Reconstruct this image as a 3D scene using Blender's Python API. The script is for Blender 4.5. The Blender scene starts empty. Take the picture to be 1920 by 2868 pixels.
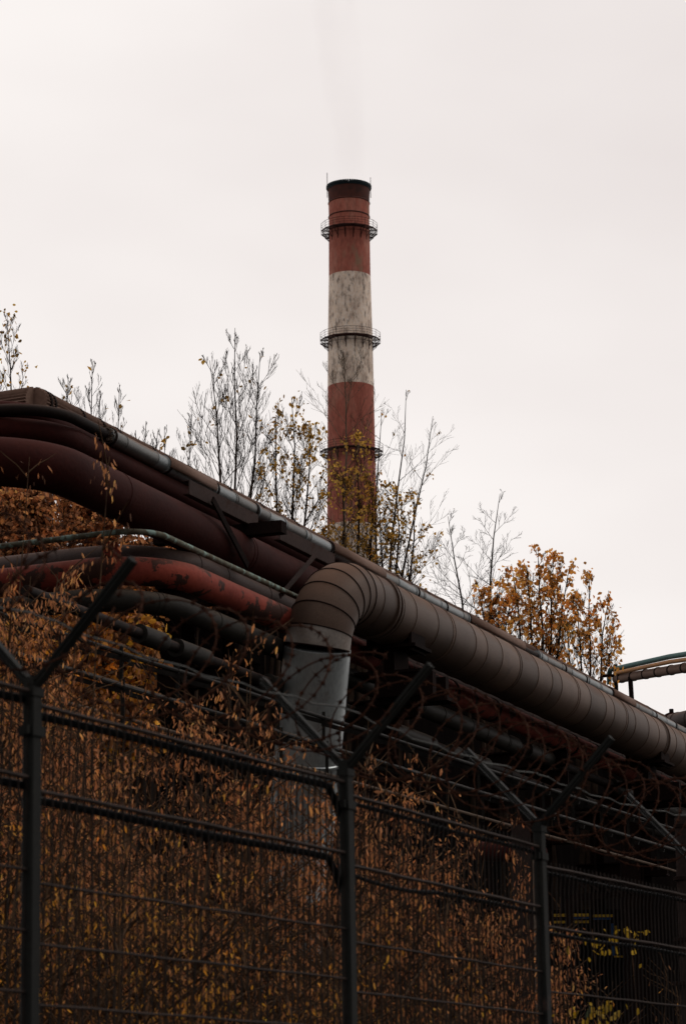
import bpy, math, random
import numpy as np
from mathutils import Vector, Matrix, noise as mnoise
S = bpy.context.scene
COL = S.collection
R = math.radians
# ------------------------------------------------------------------ camera
F_PX, PITCH, ROLL, CAMZ = 7700.0, R(13.1), R(0.5), 1.6
K = 1920/1568.0                                    # measuring unit of the layout numbers
FWD = Vector((0, math.cos(PITCH), math.sin(PITCH)))
UP0 = Vector((0, -math.sin(PITCH), math.cos(PITCH))); RT0 = Vector((1, 0, 0))
RT = RT0*math.cos(ROLL) - UP0*math.sin(ROLL); UPV = UP0*math.cos(ROLL) + RT0*math.sin(ROLL)
CAM = Vector((0, 0, CAMZ))
cd = bpy.data.cameras.new('camera'); cam = bpy.data.objects.new('camera', cd); COL.objects.link(cam)
cd.sensor_fit = 'VERTICAL'; cd.sensor_height = 36.0; cd.sensor_width = 24.0
cd.lens = F_PX/2868*36.0; cd.clip_end = 6000; cd.clip_start = 0.1
cd.dof.use_dof = True; cd.dof.focus_distance = 45.0; cd.dof.aperture_fstop = 7.0
cam.matrix_world = Matrix.Translation(CAM) @ Matrix((RT, UPV, -FWD)).transposed().to_4x4()
S.camera = cam
S.render.resolution_x = 685; S.render.resolution_y = 1024
# ------------------------------------------------------------------ sky, sun, exposure
SUN_EL, SUN_AZ = R(48), R(70)                      # azimuth measured from +Y towards +X
w = bpy.data.worlds.new("World"); S.world = w; w.use_nodes = True
nt = w.node_tree; nt.nodes.clear()
N, L = nt.nodes.new, nt.links.new
out = N('ShaderNodeOutputWorld'); bg = N('ShaderNodeBackground'); bg.inputs['Strength'].default_value = 0.1
sky = N('ShaderNodeTexSky'); sky.sky_type = 'NISHITA'; sky.sun_disc = False
sky.sun_elevation = SUN_EL; sky.sun_rotation = SUN_AZ
tc = N('ShaderNodeTexCoord')
n1 = N('ShaderNodeTexNoise'); n1.inputs['Scale'].default_value = 3.2; n1.inputs['Detail'].default_value = 4
mp = N('ShaderNodeMapping'); mp.inputs['Scale'].default_value = (1, 1, 2.2)
L(tc.outputs['Generated'], mp.inputs['Vector']); L(mp.outputs['Vector'], n1.inputs['Vector'])
cr = N('ShaderNodeValToRGB'); L(n1.outputs['Fac'], cr.inputs['Fac'])
cr.color_ramp.elements[0].position = 0.3; cr.color_ramp.elements[0].color = (.775, .715, .695, 1)
cr.color_ramp.elements[1].position = 0.7; cr.color_ramp.elements[1].color = (.92, .87, .842, 1)
sc = N('ShaderNodeVectorMath'); sc.operation = 'SCALE'; sc.inputs['Scale'].default_value = 10.75
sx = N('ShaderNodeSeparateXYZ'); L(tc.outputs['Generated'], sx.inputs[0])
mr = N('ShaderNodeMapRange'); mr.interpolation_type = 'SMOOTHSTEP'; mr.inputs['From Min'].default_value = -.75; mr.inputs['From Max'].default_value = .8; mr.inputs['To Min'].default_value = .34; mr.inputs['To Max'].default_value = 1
ma = N('ShaderNodeMath'); ma.operation = 'MULTIPLY_ADD'; L(sx.outputs['Z'], ma.inputs[0]); ma.inputs[1].default_value = .9; L(sx.outputs['Y'], ma.inputs[2]); L(ma.outputs[0], mr.inputs['Value'])            # sky made dimmer low and behind the camera to deepen the shading
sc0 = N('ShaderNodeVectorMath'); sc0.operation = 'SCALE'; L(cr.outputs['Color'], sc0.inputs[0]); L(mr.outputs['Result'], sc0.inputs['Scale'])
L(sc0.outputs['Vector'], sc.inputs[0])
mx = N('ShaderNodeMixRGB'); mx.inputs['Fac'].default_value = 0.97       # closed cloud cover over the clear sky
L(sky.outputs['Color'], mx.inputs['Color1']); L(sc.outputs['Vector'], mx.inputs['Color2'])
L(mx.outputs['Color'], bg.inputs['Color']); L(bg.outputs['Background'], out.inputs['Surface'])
sd = bpy.data.lights.new('sun', 'SUN'); sd.energy = 0.55; sd.angle = R(14); sd.color = (1, .95, .88)
so = bpy.data.objects.new('sun', sd); COL.objects.link(so)
sdir = Vector((math.sin(SUN_AZ)*math.cos(SUN_EL), math.cos(SUN_AZ)*math.cos(SUN_EL), math.sin(SUN_EL)))
so.rotation_euler = sdir.to_track_quat('Z', 'Y').to_euler()
S.view_settings.view_transform = 'Standard'; S.view_settings.look = 'None'
S.view_settings.exposure = 0.0; S.view_settings.gamma = 1.0
# ------------------------------------------------------------------ layout helpers
def U(ux, uy, Y):
    d = FWD*F_PX + RT*(ux*K-960) + UPV*(1434-uy*K)
    return CAM + d*(Y/d.y)
def proj(p):
    v = Vector(p)-CAM; f = v.dot(FWD)
    return ((960+F_PX*v.dot(RT)/f)/K, (1434-F_PX*v.dot(UPV)/f)/K)
PD = 0.40                                           # run of the pipe rack: X per Y
BX, BY = 1.032, 30.0
def on_line(o, ux, pd=PD, zz=6.0):                  # point of the rack line with sideways offset o seen at ux
    n = Vector((-1, pd, 0)).normalized()
    lo, hi = 8.0, 140.0
    f = lambda Y: proj((BX+n.x*o+pd*(Y-BY-n.y*o), Y, zz))[0]
    for _ in range(50):
        m = (lo+hi)/2
        if f(m) < ux: lo = m
        else: hi = m
    Y = (lo+hi)/2
    return BX+n.x*o+pd*(Y-BY-n.y*o), Y
def axis(o, ux, uy, pd=PD):                         # height of the pipe that shows at (ux, uy)
    z = 6.0
    for _ in range(4):
        X, Y = on_line(o, ux, pd, z); z = U(ux, uy, Y).z
    return z
def pt(o, ux, z, pd=PD):
    X, Y = on_line(o, ux, pd, z); return Vector((X, Y, z))
# ------------------------------------------------------------------ mesh helpers
class MB:
    def __init__(s): s.v = []; s.f = []; s.n = 0; s.m = []; s.sm = []; s.q = []
    def add(s, v, f, mi=0, smooth=False):
        v = np.asarray(v, dtype=np.float64).reshape(-1, 3); s.v.append(v)
        for q in f: s.f.append([i+s.n for i in q])
        s.m += [mi]*len(f); s.sm += [smooth]*len(f); s.n += len(v)
    def box(s, c, sz, ax=None, mi=0):               # ax = 3 axis vectors
        c = Vector(c); ax = ax or (Vector((1, 0, 0)), Vector((0, 1, 0)), Vector((0, 0, 1)))
        v = [c+ax[0]*sz[0]/2*a+ax[1]*sz[1]/2*b+ax[2]*sz[2]/2*d for d in (-1, 1) for b in (-1, 1) for a in (-1, 1)]
        s.add(v, [(0, 2, 3, 1), (4, 5, 7, 6), (0, 1, 5, 4), (2, 6, 7, 3), (0, 4, 6, 2), (1, 3, 7, 5)], mi)
    def beam(s, a, b, w_, h_, mi=0, up=Vector((0, 0, 1))):
        a = Vector(a); b = Vector(b); d = (b-a); l = d.length; d.normalize()
        sx = d.cross(up)
        if sx.length < 1e-4: sx = d.cross(Vector((0, 1, 0)))
        sx.normalize(); sz = sx.cross(d)
        s.box((a+b)/2, (w_, l, h_), (sx, d, sz), mi)
    def tube(s, pts, rad, n=8, mi=0, smooth=True, cap=True, wob=None):
        pts = [Vector(p) for p in pts]; m = len(pts)
        if not hasattr(rad, '__len__'): rad = [rad]*m
        t = (pts[1]-pts[0]).normalized()
        a = Vector((0, 0, 1)) if abs(t.z) < .9 else Vector((1, 0, 0))
        u = t.cross(a).normalized(); V = []
        for i in range(m):
            if i == 0: t2 = pts[1]-pts[0]
            elif i == m-1: t2 = pts[-1]-pts[-2]
            else: t2 = pts[i+1]-pts[i-1]
            if t2.length < 1e-9: t2 = t
            t2 = t2.normalized(); u = (u-t2*u.dot(t2)); u.normalize(); v_ = t2.cross(u)
            for k in range(n):
                an = 2*math.pi*k/n; r = rad[i]
                if wob: r += wob(i, an)
                V.append(pts[i]+(u*math.cos(an)+v_*math.sin(an))*r)
        Fc = [(i*n+k, i*n+(k+1) % n, (i+1)*n+(k+1) % n, (i+1)*n+k) for i in range(m-1) for k in range(n)]
        s.add(V, Fc, mi, smooth)
        if cap and n > 3: s.f.append([s.n-m*n+k for k in range(n)][::-1]); s.f.append([s.n-n+k for k in range(n)]); s.m += [mi]*2; s.sm += [False]*2
    def ring(s, c, r, z0, z1, n=48, r1=None, mi=0):
        r1 = r if r1 is None else r1
        V = [(c[0]+math.cos(2*math.pi*k/n)*rr, c[1]+math.sin(2*math.pi*k/n)*rr, z) for rr, z in ((r, z0), (r1, z1)) for k in range(n)]
        s.add(V, [(k, (k+1) % n, n+(k+1) % n, n+k) for k in range(n)], mi, True)
    def build(s, name, mat, parent=None, origin=None):
        me = bpy.data.meshes.new(name)
        V = np.concatenate(s.v) if s.v else np.zeros((0, 3))
        if origin is not None: V = V-np.array(origin)
        lens = np.fromiter((len(q) for q in s.f), dtype=np.int32)
        loops = np.fromiter((i for q in s.f for i in q), dtype=np.int32)
        if s.q:
            Q = np.concatenate(s.q).astype(np.int32); nq = len(Q)
            lens = np.concatenate([lens, np.full(nq, 4, dtype=np.int32)]); loops = np.concatenate([loops, Q.ravel()]); s.m += [0]*nq; s.sm += [False]*nq
        me.vertices.add(len(V)); me.vertices.foreach_set('co', V.ravel())
        mats = mat if isinstance(mat, (list, tuple)) else [mat]
        me.loops.add(len(loops)); me.loops.foreach_set('vertex_index', loops)
        me.polygons.add(len(lens)); st = np.zeros(len(lens), dtype=np.int32); st[1:] = np.cumsum(lens)[:-1]
        me.polygons.foreach_set('loop_start', st); me.polygons.foreach_set('loop_total', lens)
        for m in mats: me.materials.append(m)
        me.polygons.foreach_set('material_index', np.array(s.m, dtype=np.int32))
        me.polygons.foreach_set('use_smooth', np.array(s.sm, dtype=bool))
        me.update(calc_edges=True); me.validate()
        if any(s.sm): me.set_sharp_from_angle(angle=R(38))
        o = bpy.data.objects.new(name, me); COL.objects.link(o)
        if parent is not None:
            o.parent = parent
            if origin is None: o.location = -parent.location
        elif origin is not None: o.location = origin
        return o
def thing(name, loc, label, cat, group=None):
    o = bpy.data.objects.new(name, None); COL.objects.link(o); o.location = loc; o.empty_display_size = .1
    o['label'] = label; o['category'] = cat
    if group: o['group'] = group
    return o
def tag(o, label, cat, group=None):
    o['label'] = label; o['category'] = cat
    if group: o['group'] = group
    return o
def fillet(P, rads, seg=10):
    P = [Vector(p) for p in P]; out_ = [P[0]]
    for i in range(1, len(P)-1):
        a, b, c = P[i-1], P[i], P[i+1]; u = (a-b).normalized(); v = (c-b).normalized()
        th = u.angle(v); r = rads[i-1] if hasattr(rads, '__len__') else rads
        t = r/math.tan(th/2); t = min(t, (a-b).length*.48, (c-b).length*.48); r = t*math.tan(th/2)
        bis = (u+v).normalized(); ctr = b+bis*(r/math.sin(th/2)); s0 = b+u*t-ctr; s1 = b+v*t-ctr
        tot = s0.angle(s1)
        for k in range(seg+1):
            f = k/seg; out_.append(ctr+(s0*math.sin((1-f)*tot)+s1*math.sin(f*tot))/math.sin(tot))
    out_.append(P[-1]); return out_
def resample(P, step):
    o = [P[0]]
    for a, b in zip(P[:-1], P[1:]):
        n = max(1, int(round((b-a).length/step)))
        for k in range(1, n+1): o.append(a.lerp(b, k/n))
    return o
# ------------------------------------------------------------------ materials
def srgb(r, g, b):
    f = lambda c: (c/255/12.92) if c <= 10 else ((c/255+.055)/1.055)**2.4
    return (f(r), f(g), f(b))
def dk(k, *cs): return [tuple(c*k for c in q) for q in cs]
def mat(name, cols, scale=3.0, stretch=(1, 1, 1), rough=.75, metal=0.0, bump=.15, fine=30.0, dust=None, dust_amt=.8,
        spots=None, spot_scale=6.0, spot_pos=.62, soft=.04, rmix=.15, coords='Object', spot_stretch=(1, 1, 1), spec=.2, fmix=.35):
    m = bpy.data.materials.new(name); m.use_nodes = True; t = m.node_tree; b = t.nodes['Principled BSDF']
    N = t.nodes.new; L = t.links.new
    tc = N('ShaderNodeTexCoord'); mp = N('ShaderNodeMapping'); mp.inputs['Scale'].default_value = stretch
    L(tc.outputs[coords], mp.inputs['Vector'])
    no = N('ShaderNodeTexNoise'); no.inputs['Scale'].default_value = scale; no.inputs['Detail'].default_value = 6; no.inputs['Roughness'].default_value = .62
    L(mp.outputs['Vector'], no.inputs['Vector'])
    cr = N('ShaderNodeValToRGB'); e = cr.color_ramp.elements; n = len(cols)
    e[0].position = .32; e[0].color = (*cols[0], 1); e[1].position = .68; e[1].color = (*cols[-1], 1)
    for i in range(1, n-1):
        q = e.new(.32+.36*i/(n-1)); q.color = (*cols[i], 1)
    L(no.outputs['Fac'], cr.inputs['Fac']); c = cr.outputs['Color']
    f2 = N('ShaderNodeTexNoise'); f2.inputs['Scale'].default_value = fine; f2.inputs['Detail'].default_value = 3
    L(mp.outputs['Vector'], f2.inputs['Vector'])
    mu = N('ShaderNodeMixRGB'); mu.blend_type = 'OVERLAY'; mu.inputs['Fac'].default_value = fmix
    L(c, mu.inputs['Color1']); L(f2.outputs['Fac'], mu.inputs['Color2']); c = mu.outputs['Color']
    if spots:
        mp2 = N('ShaderNodeMapping'); mp2.inputs['Scale'].default_value = spot_stretch; L(tc.outputs[coords], mp2.inputs['Vector'])
        s1 = N('ShaderNodeTexNoise'); s1.inputs['Scale'].default_value = spot_scale; s1.inputs['Detail'].default_value = 5; s1.inputs['Roughness'].default_value = .65
        L(mp2.outputs['Vector'], s1.inputs['Vector'])
        r1 = N('ShaderNodeMapRange'); r1.inputs['From Min'].default_value = spot_pos; r1.inputs['From Max'].default_value = spot_pos+soft
        L(s1.outputs['Fac'], r1.inputs['Value']); x = N('ShaderNodeMixRGB'); L(r1.outputs['Result'], x.inputs['Fac'])
        L(c, x.inputs['Color1']); x.inputs['Color2'].default_value = (*spots, 1); c = x.outputs['Color']
    if dust:                                        # dust lying on the upward faces
        g = N('ShaderNodeNewGeometry'); sp = N('ShaderNodeSeparateXYZ'); L(g.outputs['Normal'], sp.inputs[0])
        ad = N('ShaderNodeMath'); ad.operation = 'MULTIPLY_ADD'; L(no.outputs['Fac'], ad.inputs[0]); ad.inputs[1].default_value = .9; L(sp.outputs['Z'], ad.inputs[2])
        r1 = N('ShaderNodeMapRange'); r1.inputs['From Min'].default_value = .75; r1.inputs['From Max'].default_value = 1.25; r1.inputs['To Max'].default_value = dust_amt
        L(ad.outputs[0], r1.inputs['Value']); x = N('ShaderNodeMixRGB'); L(r1.outputs['Result'], x.inputs['Fac'])
        L(c, x.inputs['Color1']); x.inputs['Color2'].default_value = (*dust, 1); c = x.outputs['Color']
        rr = N('ShaderNodeMapRange'); rr.inputs['To Min'].default_value = rough; rr.inputs['To Max'].default_value = .95
        L(r1.outputs['Result'], rr.inputs['Value']); L(rr.outputs['Result'], b.inputs['Roughness'])
        if metal:
            mm = N('ShaderNodeMapRange'); mm.inputs['To Min'].default_value = metal; mm.inputs['To Max'].default_value = 0
            L(r1.outputs['Result'], mm.inputs['Value']); L(mm.outputs['Result'], b.inputs['Metallic'])
    else:
        rr = N('ShaderNodeMapRange'); rr.inputs['To Min'].default_value = max(.05, rough-rmix); rr.inputs['To Max'].default_value = min(1, rough+rmix)
        L(no.outputs['Fac'], rr.inputs['Value']); L(rr.outputs['Result'], b.inputs['Roughness']); b.inputs['Metallic'].default_value = metal
    b.inputs['Specular IOR Level'].default_value = spec
    L(c, b.inputs['Base Color'])
    if bump:
        bp = N('ShaderNodeBump'); bp.inputs['Strength'].default_value = bump; bp.inputs['Distance'].default_value = .02
        L(f2.outputs['Fac'], bp.inputs['Height']); L(bp.outputs['Normal'], b.inputs['Normal'])
    return m
def leafmat(name, cols, scale=1.6, mixt=.3):
    m = bpy.data.materials.new(name); m.use_nodes = True; t = m.node_tree; b = t.nodes['Principled BSDF']
    N = t.nodes.new; L = t.links.new
    g = N('ShaderNodeNewGeometry'); cr = N('ShaderNodeValToRGB'); cr.color_ramp.interpolation = 'LINEAR'
    e = cr.color_ramp.elements; n = len(cols); e[0].position = 0; e[0].color = (*cols[0], 1); e[1].position = 1; e[1].color = (*cols[-1], 1)
    for i in range(1, n-1): q = e.new(i/(n-1)); q.color = (*cols[i], 1)
    L(g.outputs['Random Per Island'], cr.inputs['Fac'])
    tc = N('ShaderNodeTexCoord'); no = N('ShaderNodeTexNoise'); no.inputs['Scale'].default_value = scale; L(tc.outputs['Object'], no.inputs['Vector'])
    mu = N('ShaderNodeMixRGB'); mu.blend_type = 'OVERLAY'; mu.inputs['Fac'].default_value = .8
    L(cr.outputs['Color'], mu.inputs['Color1']); L(no.outputs['Fac'], mu.inputs['Color2']); L(mu.outputs['Color'], b.inputs['Base Color'])
    b.inputs['Roughness'].default_value = .7; b.inputs['Specular IOR Level'].default_value = .2
    tr = N('ShaderNodeBsdfTranslucent'); L(mu.outputs['Color'], tr.inputs['Color']); ms = N('ShaderNodeMixShader'); ms.inputs['Fac'].default_value = mixt
    o = t.nodes['Material Output']; L(b.outputs[0], ms.inputs[1]); L(tr.outputs[0], ms.inputs[2]); L(ms.outputs[0], o.inputs['Surface'])
    return m
M = {}
M['ground'] = mat('ground', dk(0.5, (.03, .024, .016), (.055, .042, .028)), scale=.8, bump=.3, spec=0.02)
M['ch_red'] = mat('chimney red paint', dk(1.95, srgb(104, 58, 48), srgb(120, 68, 57), srgb(128, 86, 74)), scale=.5, stretch=(1, 1, .35), fine=3.4, bump=.1,
                  spots=srgb(146, 112, 92), spot_scale=.6, spot_pos=.58, soft=.12, spot_stretch=(1, 1, .35), fmix=.55, rough=.9)
M['ch_white'] = mat('chimney white paint', dk(1.65, srgb(150, 134, 122), srgb(186, 170, 156), srgb(198, 184, 170)), scale=.6, stretch=(1, 1, .5), fine=4.0, bump=.1,
                    spots=srgb(104, 90, 82), spot_scale=2.0, spot_pos=.50, soft=.2, spot_stretch=(1, 1, .4), fmix=.6, rough=.9)
M['ch_top'] = mat('sooty chimney rim', [srgb(60, 38, 34), srgb(92, 52, 44)], scale=.8, rough=.9)
M['ch_rim'] = mat('dark rim metal', [srgb(22, 34, 40), srgb(34, 46, 50)], scale=1, rough=.7)
M['ch_steel'] = mat('rusty gallery steel', [srgb(42, 26, 24), srgb(66, 38, 34)], scale=1, rough=.9, bump=0)
M['brown'] = mat('brown pipe cladding', dk(0.7, srgb(86, 68, 58), srgb(106, 86, 74)), scale=1.3, rough=.55, metal=.35, fine=60, bump=.06, dust=srgb(108, 82, 67), dust_amt=.85,
                 spots=srgb(78, 62, 54), spot_scale=2.4, spot_pos=.6, soft=.12)
M['brown_b'] = mat('paler pipe cladding', dk(0.95, srgb(86, 68, 58), srgb(106, 86, 74)), scale=1.3, rough=.55, metal=.35, fine=60, bump=.06, dust=srgb(114, 88, 72), dust_amt=.85,
                 spots=srgb(78, 62, 54), spot_scale=2.4, spot_pos=.6, soft=.12)
M['brown_c'] = mat('rustier pipe cladding', dk(0.55, srgb(86, 68, 58), srgb(106, 86, 74)), scale=1.3, rough=.55, metal=.35, fine=60, bump=.06, dust=srgb(100, 74, 62), dust_amt=.85,
                 spots=srgb(78, 62, 54), spot_scale=2.4, spot_pos=.6, soft=.12)
M['brown_dk'] = mat('dull brown cladding', dk(1.0, srgb(62, 52, 50), srgb(80, 66, 62)), scale=1.3, rough=.7, metal=.1, dust=srgb(98, 78, 70), dust_amt=.8, fine=50)
M['seam'] = mat('dark cladding seam', dk(0.6, srgb(34, 26, 24), srgb(52, 38, 34)), scale=3, rough=.8, spec=0.05)
M['zinc'] = mat('galvanised sheet', dk(1.2, srgb(128, 134, 136), srgb(152, 157, 157)), scale=1.6, rough=.42, metal=.6, fine=40, bump=.05, stretch=(1, 1, .35),
                spots=srgb(112, 96, 84), spot_scale=3.0, spot_pos=.58, soft=.14, spot_stretch=(1, 1, .3))
M['zinc_old'] = mat('stained zinc gore', [srgb(96, 84, 76), srgb(122, 112, 104), srgb(136, 130, 124)], scale=2.2, rough=.5, metal=.4, fine=40, bump=.05, spots=srgb(78, 48, 40), spot_scale=5, spot_pos=.62, soft=.08, spot_stretch=(1, 1, .35), dust=srgb(112, 80, 62))
M['silver'] = mat('silver pipe lagging', dk(0.85, srgb(122, 128, 130), srgb(150, 156, 158)), scale=2.5, rough=.45, metal=.55, dust=srgb(124, 98, 84), dust_amt=.75, fine=40, bump=.05)
M['silver_b'] = mat('silver pipe lagging', dk(0.6, srgb(118, 118, 116), srgb(140, 140, 138)), scale=2.5, rough=.45, metal=.55, dust=srgb(124, 98, 84), dust_amt=.95, fine=40, bump=.05)
M['corr'] = mat('corrugated brown cover', dk(0.8, srgb(112, 88, 76), srgb(136, 108, 94)), scale=1.5, rough=.85, fine=30)
M['red'] = mat('flaking red paint', [srgb(112, 46, 37), srgb(142, 64, 50)], scale=2.0, rough=.75, fine=25, spots=srgb(58, 36, 30), spot_scale=3.0, spot_pos=.53, soft=.015, dust=srgb(112, 70, 58), dust_amt=.45, spec=0.15)
M['darkred'] = mat('dark red paint', dk(0.27, srgb(84, 31, 26), srgb(104, 42, 34)), scale=1.5, rough=.8, fine=25, dust=srgb(76, 38, 31), dust_amt=.4, spec=0.1)
M['darkpipe'] = mat('dark bare pipe', dk(0.3, srgb(44, 36, 34), srgb(66, 52, 46)), scale=3, rough=.7, dust=srgb(80, 60, 52), dust_amt=.5, spec=0.1)
M['teal'] = mat('peeling teal and rust', [srgb(74, 62, 46), srgb(108, 112, 100)], scale=7, rough=.8, spots=srgb(128, 150, 142), spot_scale=9, spot_pos=.52, soft=.04)
M['tealpaint'] = mat('teal paint', [srgb(46, 82, 84), srgb(70, 104, 100)], scale=3, rough=.7)
M['ochre'] = mat('ochre paint', [srgb(150, 104, 62), srgb(176, 124, 74)], scale=3, rough=.7)
M['grey'] = mat('grey pipe lagging', dk(0.28, srgb(70, 66, 62), srgb(92, 88, 82)), scale=1.6, rough=.6, metal=.3, fine=40, dust=srgb(90, 78, 68), dust_amt=.6, spec=0.1)
M['steel'] = mat('dark rack steel', dk(0.35, srgb(40, 28, 26), srgb(58, 42, 38)), scale=2, rough=.85, spec=0.04)
M['beam'] = mat('weathered grey beam', dk(0.5, srgb(78, 66, 64), srgb(98, 82, 78)), scale=2.5, rough=.85, spots=srgb(58, 42, 38), spot_scale=4, spot_pos=.6, soft=.05, spec=0.05)
M['tray'] = mat('dull tray steel', dk(0.24, srgb(58, 56, 54), srgb(84, 80, 76)), scale=5, rough=.6, metal=.3, spec=0.05)
M['trayl'] = mat('pale tray rail', dk(0.42, srgb(112, 94, 82), srgb(140, 120, 104)), scale=5, rough=.7, spec=0.05)
M['dark_backing'] = mat('shade black wall', [(.004, .003, .003), (.007, .0055, .005)], scale=.8, rough=.95, bump=.1, spec=0)  # near black base colour stands in for the shade behind the rack
M['blue'] = mat('blue paint', [srgb(22, 50, 84), srgb(30, 62, 100)], scale=2)
M['yellow'] = mat('yellow paint', [srgb(160, 128, 36), srgb(184, 146, 46)], scale=2)
M['fence'] = mat('dull green fence paint', dk(0.5, srgb(42, 44, 43), srgb(58, 58, 55)), scale=4, rough=.6, fine=60, bump=.04, spots=srgb(62, 50, 46), spot_scale=5, spot_pos=.63, soft=.1, spec=0.05)
M['wire'] = mat('fence wire', dk(0.5, srgb(40, 40, 40), srgb(66, 58, 54)), scale=6, rough=.65, bump=0, spec=0.03)
M['rail'] = mat('fence cross wire', [srgb(44, 38, 35), srgb(66, 56, 52)], scale=6, rough=.65, bump=0, spec=.05)
M['cable'] = mat('black cable sheath', dk(0.4, (.006, .008, .009), (.014, .016, .018)), scale=4, rough=.5, bump=0, spec=0.03)
M['rustwire'] = mat('rusty barbed wire', dk(0.5, srgb(58, 36, 28), srgb(92, 60, 46)), scale=12, rough=.9, bump=0, spec=0.03)
M['gwire'] = mat('galvanised strand', dk(0.6, srgb(66, 68, 66), srgb(98, 98, 94)), scale=12, rough=.6, bump=0, spec=0.1)
M['column'] = mat('grey brown column', dk(0.5, srgb(58, 48, 46), srgb(78, 66, 62)), scale=1.4, rough=.9, spec=0.05)
M['palestrip'] = mat('pale edge strip', dk(0.5, srgb(128, 112, 100), srgb(150, 134, 120)), scale=2)
M['bark'] = mat('bark', dk(0.6, srgb(52, 42, 36), srgb(82, 68, 58)), scale=4, bump=0, rough=.95, spec=0.02)
M['barkp'] = mat('pale bark', [srgb(78, 68, 58), srgb(112, 100, 86)], scale=4, bump=0, rough=.95, spec=0.02)
M['twig'] = mat('shrub stems', dk(0.9, srgb(58, 42, 32), srgb(98, 78, 60)), scale=4, bump=0, rough=.95, spec=0.02)
M['l_gold'] = leafmat('golden leaves', dk(2.2, srgb(112, 80, 44), srgb(162, 114, 54), srgb(186, 134, 62), srgb(134, 94, 54)), mixt=.5)
M['l_olive'] = leafmat('olive yellow leaves', dk(1.75, srgb(84, 66, 36), srgb(134, 104, 50), srgb(178, 134, 56), srgb(100, 76, 44)), mixt=.5)
M['l_sere'] = leafmat('withered maple leaves', dk(1.75, *[srgb(50, 33, 22), srgb(76, 50, 34), srgb(134, 90, 60), srgb(172, 114, 72), srgb(112, 78, 56), srgb(208, 146, 84)]))
M['l_seredk'] = leafmat('withered dark leaves', dk(1.75, *[srgb(44, 30, 20), srgb(68, 46, 30), srgb(124, 84, 52), srgb(158, 106, 58), srgb(98, 68, 46), srgb(206, 142, 48), srgb(120, 82, 46), srgb(222, 164, 56)]))
M['l_green'] = leafmat('green undergrowth leaves', [srgb(40, 50, 26), srgb(70, 76, 34), srgb(60, 70, 50)])
M['l_yellow'] = leafmat('bright yellow leaves', [srgb(150, 124, 34), srgb(196, 156, 40)])
# ------------------------------------------------------------------ ground
g = MB(); n = 60; ex = [-900+30*i for i in range(61)]
V = []; Fq = []
for j in range(61):
    for i in range(61):
        x = ex[i]; y = -300+40*j; V.append((x, y, -.02+.5*mnoise.noise(Vector((x*.01, y*.01, 0)))*(1 if math.hypot(x, y) > 120 else 0)))
for j in range(60):
    for i in range(60): a = j*61+i; Fq.append((a, a+1, a+62, a+61))
g.add(V, Fq); go = g.build('ground', M['ground']); go['kind'] = 'structure'
# ------------------------------------------------------------------ chimney
CY = 375.0
cx_ = U(800.5, 760, CY).x
def cz(uy): return U(801, uy, CY).z
def cr_(px, uy): return px/2/F_PX*((Vector((cx_, CY, cz(uy)))-CAM).dot(FWD))*1.0
prof = [(0.0, 9.6)]
for uy, wd in ((1300, 142), (1193, 139), (1078, 135), (887, 129), (760, 124), (634, 116.5), (545, 114.5), (500, 113.5), (462, 114.5), (445, 116.5), (431, 117.5)):
    prof.append((cz(uy), cr_(wd, uy)))
prof[0] = (0.0, prof[1][1]+ (prof[1][0])*0.028)
def rad_at(z):
    for (a, ra), (b, rb) in zip(prof[:-1], prof[1:]):
        if a <= z <= b: return ra+(rb-ra)*(z-a)/(b-a)
    return prof[-1][1]
chm = thing('chimney', (cx_, CY, 0), 'tall round factory chimney banded red and white with three galleries', 'chimney')
C0 = (cx_, CY)
zt = prof[-1][0]
bands = [(zt-2.3, zt, 'ch_top'), (cz(634), zt-2.3, 'ch_red'), (cz(887), cz(634), 'ch_white'), (cz(1205), cz(887), 'ch_red'), (cz(1440), cz(1205), 'ch_white'), (0, cz(1440), 'ch_red')]
mb = MB()
mats = [M['ch_top'], M['ch_red'], M['ch_white']]; idx = {'ch_top': 0, 'ch_red': 1, 'ch_white': 2}
for z0, z1, k in bands:
    zs = sorted({z0, z1} | {p[0] for p in prof if z0 < p[0] < z1})
    for a, b in zip(zs[:-1], zs[1:]): mb.ring(C0, rad_at(a), a, b, 64, rad_at(b), idx[k])
mb.ring(C0, zt and prof[-1][1]-.35, zt, zt-12, 64, prof[-1][1]-.5, 0)      # inner wall
mb.ring(C0, prof[-1][1], zt, zt+.001, 64, prof[-1][1]-.35, 0)
for zz in (zt-2.3, zt-4.4):                                          # tension hoops
    mb.ring(C0, rad_at(zz)+.02, zz-.1, zz-.02, 64, rad_at(zz)+.10, 0); mb.ring(C0, rad_at(zz)+.10, zz-.02, zz+.1, 64, rad_at(zz)+.02, 0)
mb.build('shaft', mats, chm)
mb = MB(); nb = 60
rr = prof[-1][1]
for k in range(nb):                                                  # cast segments of the rim
    a = 2*math.pi*(k+.5)/nb; c = Vector((cx_+math.cos(a)*(rr-.08), CY+math.sin(a)*(rr-.08), zt+.12))
    ta = Vector((-math.sin(a), math.cos(a), 0)); ra = Vector((math.cos(a), math.sin(a), 0))
    mb.box(c, (2*math.pi*rr/nb*.78, .62, .34), (ta, ra, Vector((0, 0, 1))))
mb.ring(C0, rr+.05, zt-.3, zt-.02, 64, rr+.14)
mb.ring(C0, rr+.05, zt-.3, zt-.31, 64, rr-.02)
mb.build('rim', M['ch_rim'], chm)
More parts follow.
